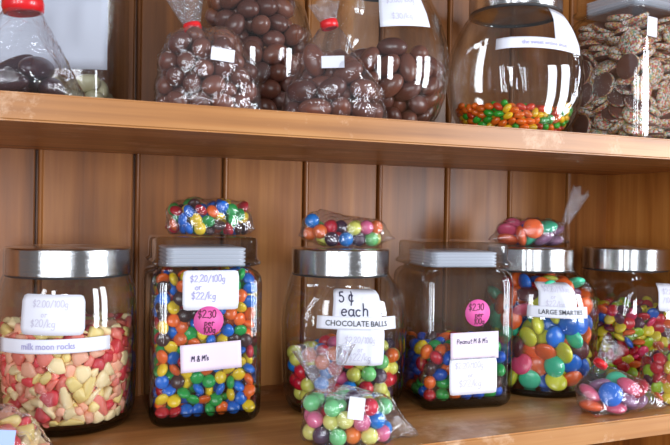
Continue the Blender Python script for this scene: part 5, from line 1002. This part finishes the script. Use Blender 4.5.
def bag(key, shape, pal, cname, clabel, ccat, loc, rotz, label_, seed, group, cgroup, corners=(), neck=None, tie=None, stickers=(), pleats=5, neck_r=(.0035, .018), flat=.55):
    loc = Vector(loc); t = thing('candy_bag', label_, 'bag', loc, rotz, group)
    objs = candies(key, shape, pal, cname, clabel, ccat, loc+Vector((0, 0, .0012)), rotz, cgroup)
    M = Matrix.Translation(loc) @ Matrix.Rotation(rotz, 4, 'Z'); Mi = M.inverted(); pts, wv, wf = [], [], []
    for o in objs:
        W = Mi @ o.matrix_world
        vv = o.data.vertices; n0 = len(wv); wv += [W @ v.co for v in vv]; wf += [[i+n0 for i in p.vertices] for p in o.data.polygons]
        for i in range(0, len(vv), max(1, len(vv)//42)): pts.append(W @ (vv[i].co*(1.14 if shape == 'stick' else 1.08)))
    for c in corners: pts.append(Vector(c))
    nb = None
    if neck:
        nb = Vector(neck[0]); d = (Vector(neck[1])-nb).normalized()
        a = d.cross(Vector((0, 1, 0))).normalized(); b = d.cross(a)
        for k in range(6): pts.append(nb+(a*math.cos(k*PI/3)+b*math.sin(k*PI/3))*neck_r[0])
    film = from_bm('film', film_hull(pts, 0, seed, wrap=BVHTree.FromPolygons(wv, wf), cling=.15 if shape == 'stick' else .62, corners=corners), FILM, t)
    if neck:
        vs, fs = neck_mesh(nb, Vector(neck[1]), neck_r[0], neck_r[1], pleats, seed, flat)
        mesh('gathered_neck', vs, fs, NECK, t)
    if tie:
        vs, fs = tie_mesh(nb, Vector(neck[1])-nb, neck_r[0]+tie[1], tie[0]); mesh('tie', vs, fs, REDTAPE, t)['label'] = 'red tape tie'
    if stickers:
        me = film.data; bv = BVHTree.FromPolygons([v.co for v in me.vertices], [tuple(p.vertices) for p in me.polygons])
        for (x, z, w, h, tilt, mat, yaw) in stickers:
            hit = bv.ray_cast(Vector((x, -.3, z)), Vector((0, 1, 0)))
            if hit[0] is None: continue
            nrm = hit[1] if hit[1].y < 0 else -hit[1]
            nrm = (nrm+Vector((yaw, -1.2, .1))).normalized(); ux = Vector((0, 0, 1)).cross(nrm).normalized(); uz = nrm.cross(ux)
            ux2 = ux*math.cos(tilt)+uz*math.sin(tilt); uz2 = uz*math.cos(tilt)-ux*math.sin(tilt)
            c = hit[0]+nrm*.0022
            cs = [c+ux2*(i*w/2)+uz2*(j*h/2) for i, j in ((-1, -1), (1, -1), (1, 1), (-1, 1))]
            s = mesh('price_sticker', cs+[q-nrm*.0004 for q in cs], [(0, 1, 2, 3), (7, 6, 5, 4), (0, 4, 5, 1), (1, 5, 6, 2), (2, 6, 7, 3), (3, 7, 4, 0)], mat, t, smooth=False)
            s['label'] = 'small paper price sticker'
    return t
GL_ = 'small tied bags on the lower shelf'; GU_ = 'tied bags on the upper shelf'; GT_ = 'bags lying on jar lids'
bag('b_buttons', 'button', 'mm', 'bagged_candy_button', '{c} candy button in the bag lying on the square jar lid', 'candy', (.1610, -.090, Z0+.1815), -.05,
    'clear bag of multicoloured candy buttons lying on the full square jar', 21, GT_, 'candy buttons in the bag on the square jar', corners=[(-.022, 0, .038), (-.004, .005, .033), (.02, .005, .033), (-.047, -.01, .006), (.049, -.01, .006)])
bag('b_balls', 'ball', 'ball', 'bagged_chocolate_ball', '{c} coated ball in the bag lying on the steel lid', 'candy', (.307, -.103, Z0+.169), -.15,
    'clear bag of coloured balls lying on the lid of the CHOCOLATE BALLS jar', 22, GT_, 'balls in the bag on the lid', corners=[(-.025, .0, .042), (.058, -.004, .010), (-.052, -.005, .012), (.02, .01, .030)])
bag('b_large', 'disc', 'largebag', 'bagged_candy_disc', '{c} large candy disc in the bag lying on a steel lid', 'candy', (.560, -.0985, Z0+.169), -.25,
    'clear bag of large candy discs with upright twisted neck, lying on a steel lid', 23, GT_, 'large discs in the bag on the lid', corners=[(-.056, -.005, .008), (-.03, 0, .026), (.052, 0, .004)], neck=((.045, -.002, .030), (.063, -.004, .069)), neck_r=(.0055, .0115), pleats=4)
bag('b_balls2', 'ball', 'hazedball', 'bagged_chocolate_ball', '{c} coated ball in the bag standing before the CHOCOLATE BALLS jar', 'candy', (.257, -.232, Z0), -.25,
    'clear bag of film-hazed balls with fanned neck and white tag before the CHOCOLATE BALLS jar', 24, GL_, 'balls in the bag on the shelf', corners=[(.064, -.002, .004), (-.040, -.008, .004), (.012, 0, .047), (-.034, 0, .036)], neck=((-.022, -.002, .044), (-.024, .004, .084)), neck_r=(.0055, .023), flat=.35, stickers=[(.002, .036, .014, .019, -.12, PAPER, -.3)], pleats=7)
bag('b_large2', 'disc', 'largebag', 'bagged_candy_disc', '{c} large candy disc in the small bag standing at the shelf edge', 'candy', (.564, -.237, Z0), -.18,
    'small clear bag of large candy discs with silvery neck, standing at the shelf edge', 25, GL_, 'large discs in the small bag on the shelf', corners=[(.060, -.006, .003), (-.036, -.024, .001), (-.049, 0, .026), (.0, 0, .046)], neck=((-.014, .004, .050), (.005, .006, .070)), neck_r=(.006, .0125), tie=(.006, .0015), pleats=5)
bag('b_smart', 'small', 'small', 'bagged_small_candy_disc', '{c} small candy disc in the bag before the corner jar', 'candy', (.662, -.226, Z0), -.3,
    'clear bag of small candy discs with a red tie, before the jar in the corner', 26, GL_, 'small discs in the bag in the corner', corners=[(-.041, 0, .004), (-.036, 0, .03)], neck=((0, 0, .060), (.004, 0, .080)), neck_r=(.005, .014), tie=(.007, .0015))
bag('b_rocks', 'rock', 'rock', 'bagged_rock_candy', '{c} chunk of rock candy in the bag at the shelf end', 'candy', (-.040, -.205, Z0), .1,
    'clear bag of pink and cream rock candy lying before the jar of the same', 27, GL_, 'rock candy in the bag', corners=[(.05, 0, .004)], neck=((-.012, .006, .052), (-.034, .012, .074)), neck_r=(.005, .016), stickers=[(.006, .033, .02, .013, -.15, BLUEPAPER, 0)])
bag('b_sult', 'little', 'choc', 'bagged_chocolate_sultana', '{c} coated sultana in the bag before the full globe jar', 'chocolate', (.132, -.198, ZU), -.1,
    'clear bag of small round chocolates, red-tied neck tilting away, before the full globe jar', 28, GU_, 'sultanas in the bag', corners=[(-.027, -.005, .065), (.026, -.005, .068), (-.046, -.01, .002), (.047, -.015, .002)], neck=((-.014, -.002, .076), (-.024, .002, .118)), neck_r=(.006, .018), tie=(.008, .0015), stickers=[(.008, .049, .020, .0105, -.06, PAPER, -.1)])
bag('b_alm', 'almond', 'choc', 'bagged_chocolate_almond', '{c} coated almond in the red-tied bag between two globe jars', 'chocolate', (.250, -.205, ZU), -.15,
    'tapered clear bag of large chocolate almonds, red-tied, between two globe jars', 29, GU_, 'almonds in the bag', corners=[(-.049, -.01, .002), (.051, -.012, .002), (-.030, 0, .058), (-.02, 0, .075)], neck=((-.006, 0, .092), (-.011, .002, .112)), neck_r=(.0065, .012), tie=(.008, .0015), stickers=[(-.008, .052, .0205, .0115, .04, PAPER, -.3)], pleats=4)
bag('b_dark', 'stick', 'dark', 'dark_chocolate_stick', '{c} stick in the red-taped bag before the paper-labelled jar', 'chocolate', (-.022, -.208, ZU), -.1,
    'clear bag of dark chocolate sticks, broad red tape round its neck', 30, GU_, 'sticks in the red-taped bag', corners=[(-.05, 0, .002), (.052, -.01, .003), (.036, 0, .030)], neck=((.004, 0, .076), (-.002, 0, .124)), neck_r=(.013, .026), tie=(.013, .002))

# ------------------------------------------------------------------ daylight and camera
def window_light(name, loc, target, w, h, power, col):
    l = bpy.data.lights.new(name, 'AREA'); l.shape = 'RECTANGLE'; l.size = w; l.size_y = h; l.energy = power; l.color = col
    o = bpy.data.objects.new(name, l); C.objects.link(o); o.location = loc
    o.rotation_euler = (Vector(target)-Vector(loc)).to_track_quat('-Z', 'Y').to_euler()
    return o
T = (.35, 0, 1.45)
DAY = (.86, .92, 1.0)
window_light('window_light', (1.75, -1.15, 1.60), T, .26, 1.0, 17, DAY)
window_light('window_light', (1.45, -1.60, 1.60), T, .26, 1.0, 17, DAY)
window_light('window_light', (-1.0, -2.0, 1.62), T, .26, 1.1, 13, DAY)
window_light('window_light', (-1.5, -1.6, 1.62), T, .26, 1.1, 9, DAY)
window_light('window_light', (-.42, -2.8, 1.65), T, .45, 1.0, 21, DAY)
WORLD = .24
EXPOSURE = 0.2

w = bpy.data.worlds.new('shop'); bpy.context.scene.world = w; w.use_nodes = True
bg = w.node_tree.nodes['Background']; bg.inputs[0].default_value = (.80, .82, .88, 1); bg.inputs[1].default_value = WORLD

cam = bpy.data.cameras.new('camera'); co = bpy.data.objects.new('camera', cam); C.objects.link(co)
yaw, pitch, roll = .40814, -.01061, .01552
f = Vector((math.sin(yaw)*math.cos(pitch), math.cos(yaw)*math.cos(pitch), math.sin(pitch)))
r = Vector((math.cos(yaw), -math.sin(yaw), 0)); u = r.cross(f)
r2 = r*math.cos(roll)+u*math.sin(roll); u2 = u*math.cos(roll)-r*math.sin(roll)
m = Matrix((r2, u2, -f)).transposed().to_4x4(); m.translation = (-.02523, -.84755, Z0+.20414); co.matrix_world = m
cam.sensor_width = 36; cam.lens = 750*36/670; cam.clip_start = .02
cam.dof.use_dof = True; cam.dof.focus_distance = .84; cam.dof.aperture_fstop = 25
sc = bpy.context.scene; sc.camera = co
sc.view_settings.view_transform = 'Standard'; sc.view_settings.look = 'None'; sc.view_settings.gamma = 1; sc.view_settings.exposure = EXPOSURE
sc.view_settings.use_curve_mapping = False
sc.cycles.max_bounces = 10; sc.cycles.transparent_max_bounces = 40; sc.cycles.use_denoising = True
sc.cycles.caustics_reflective = False; sc.cycles.caustics_refractive = False
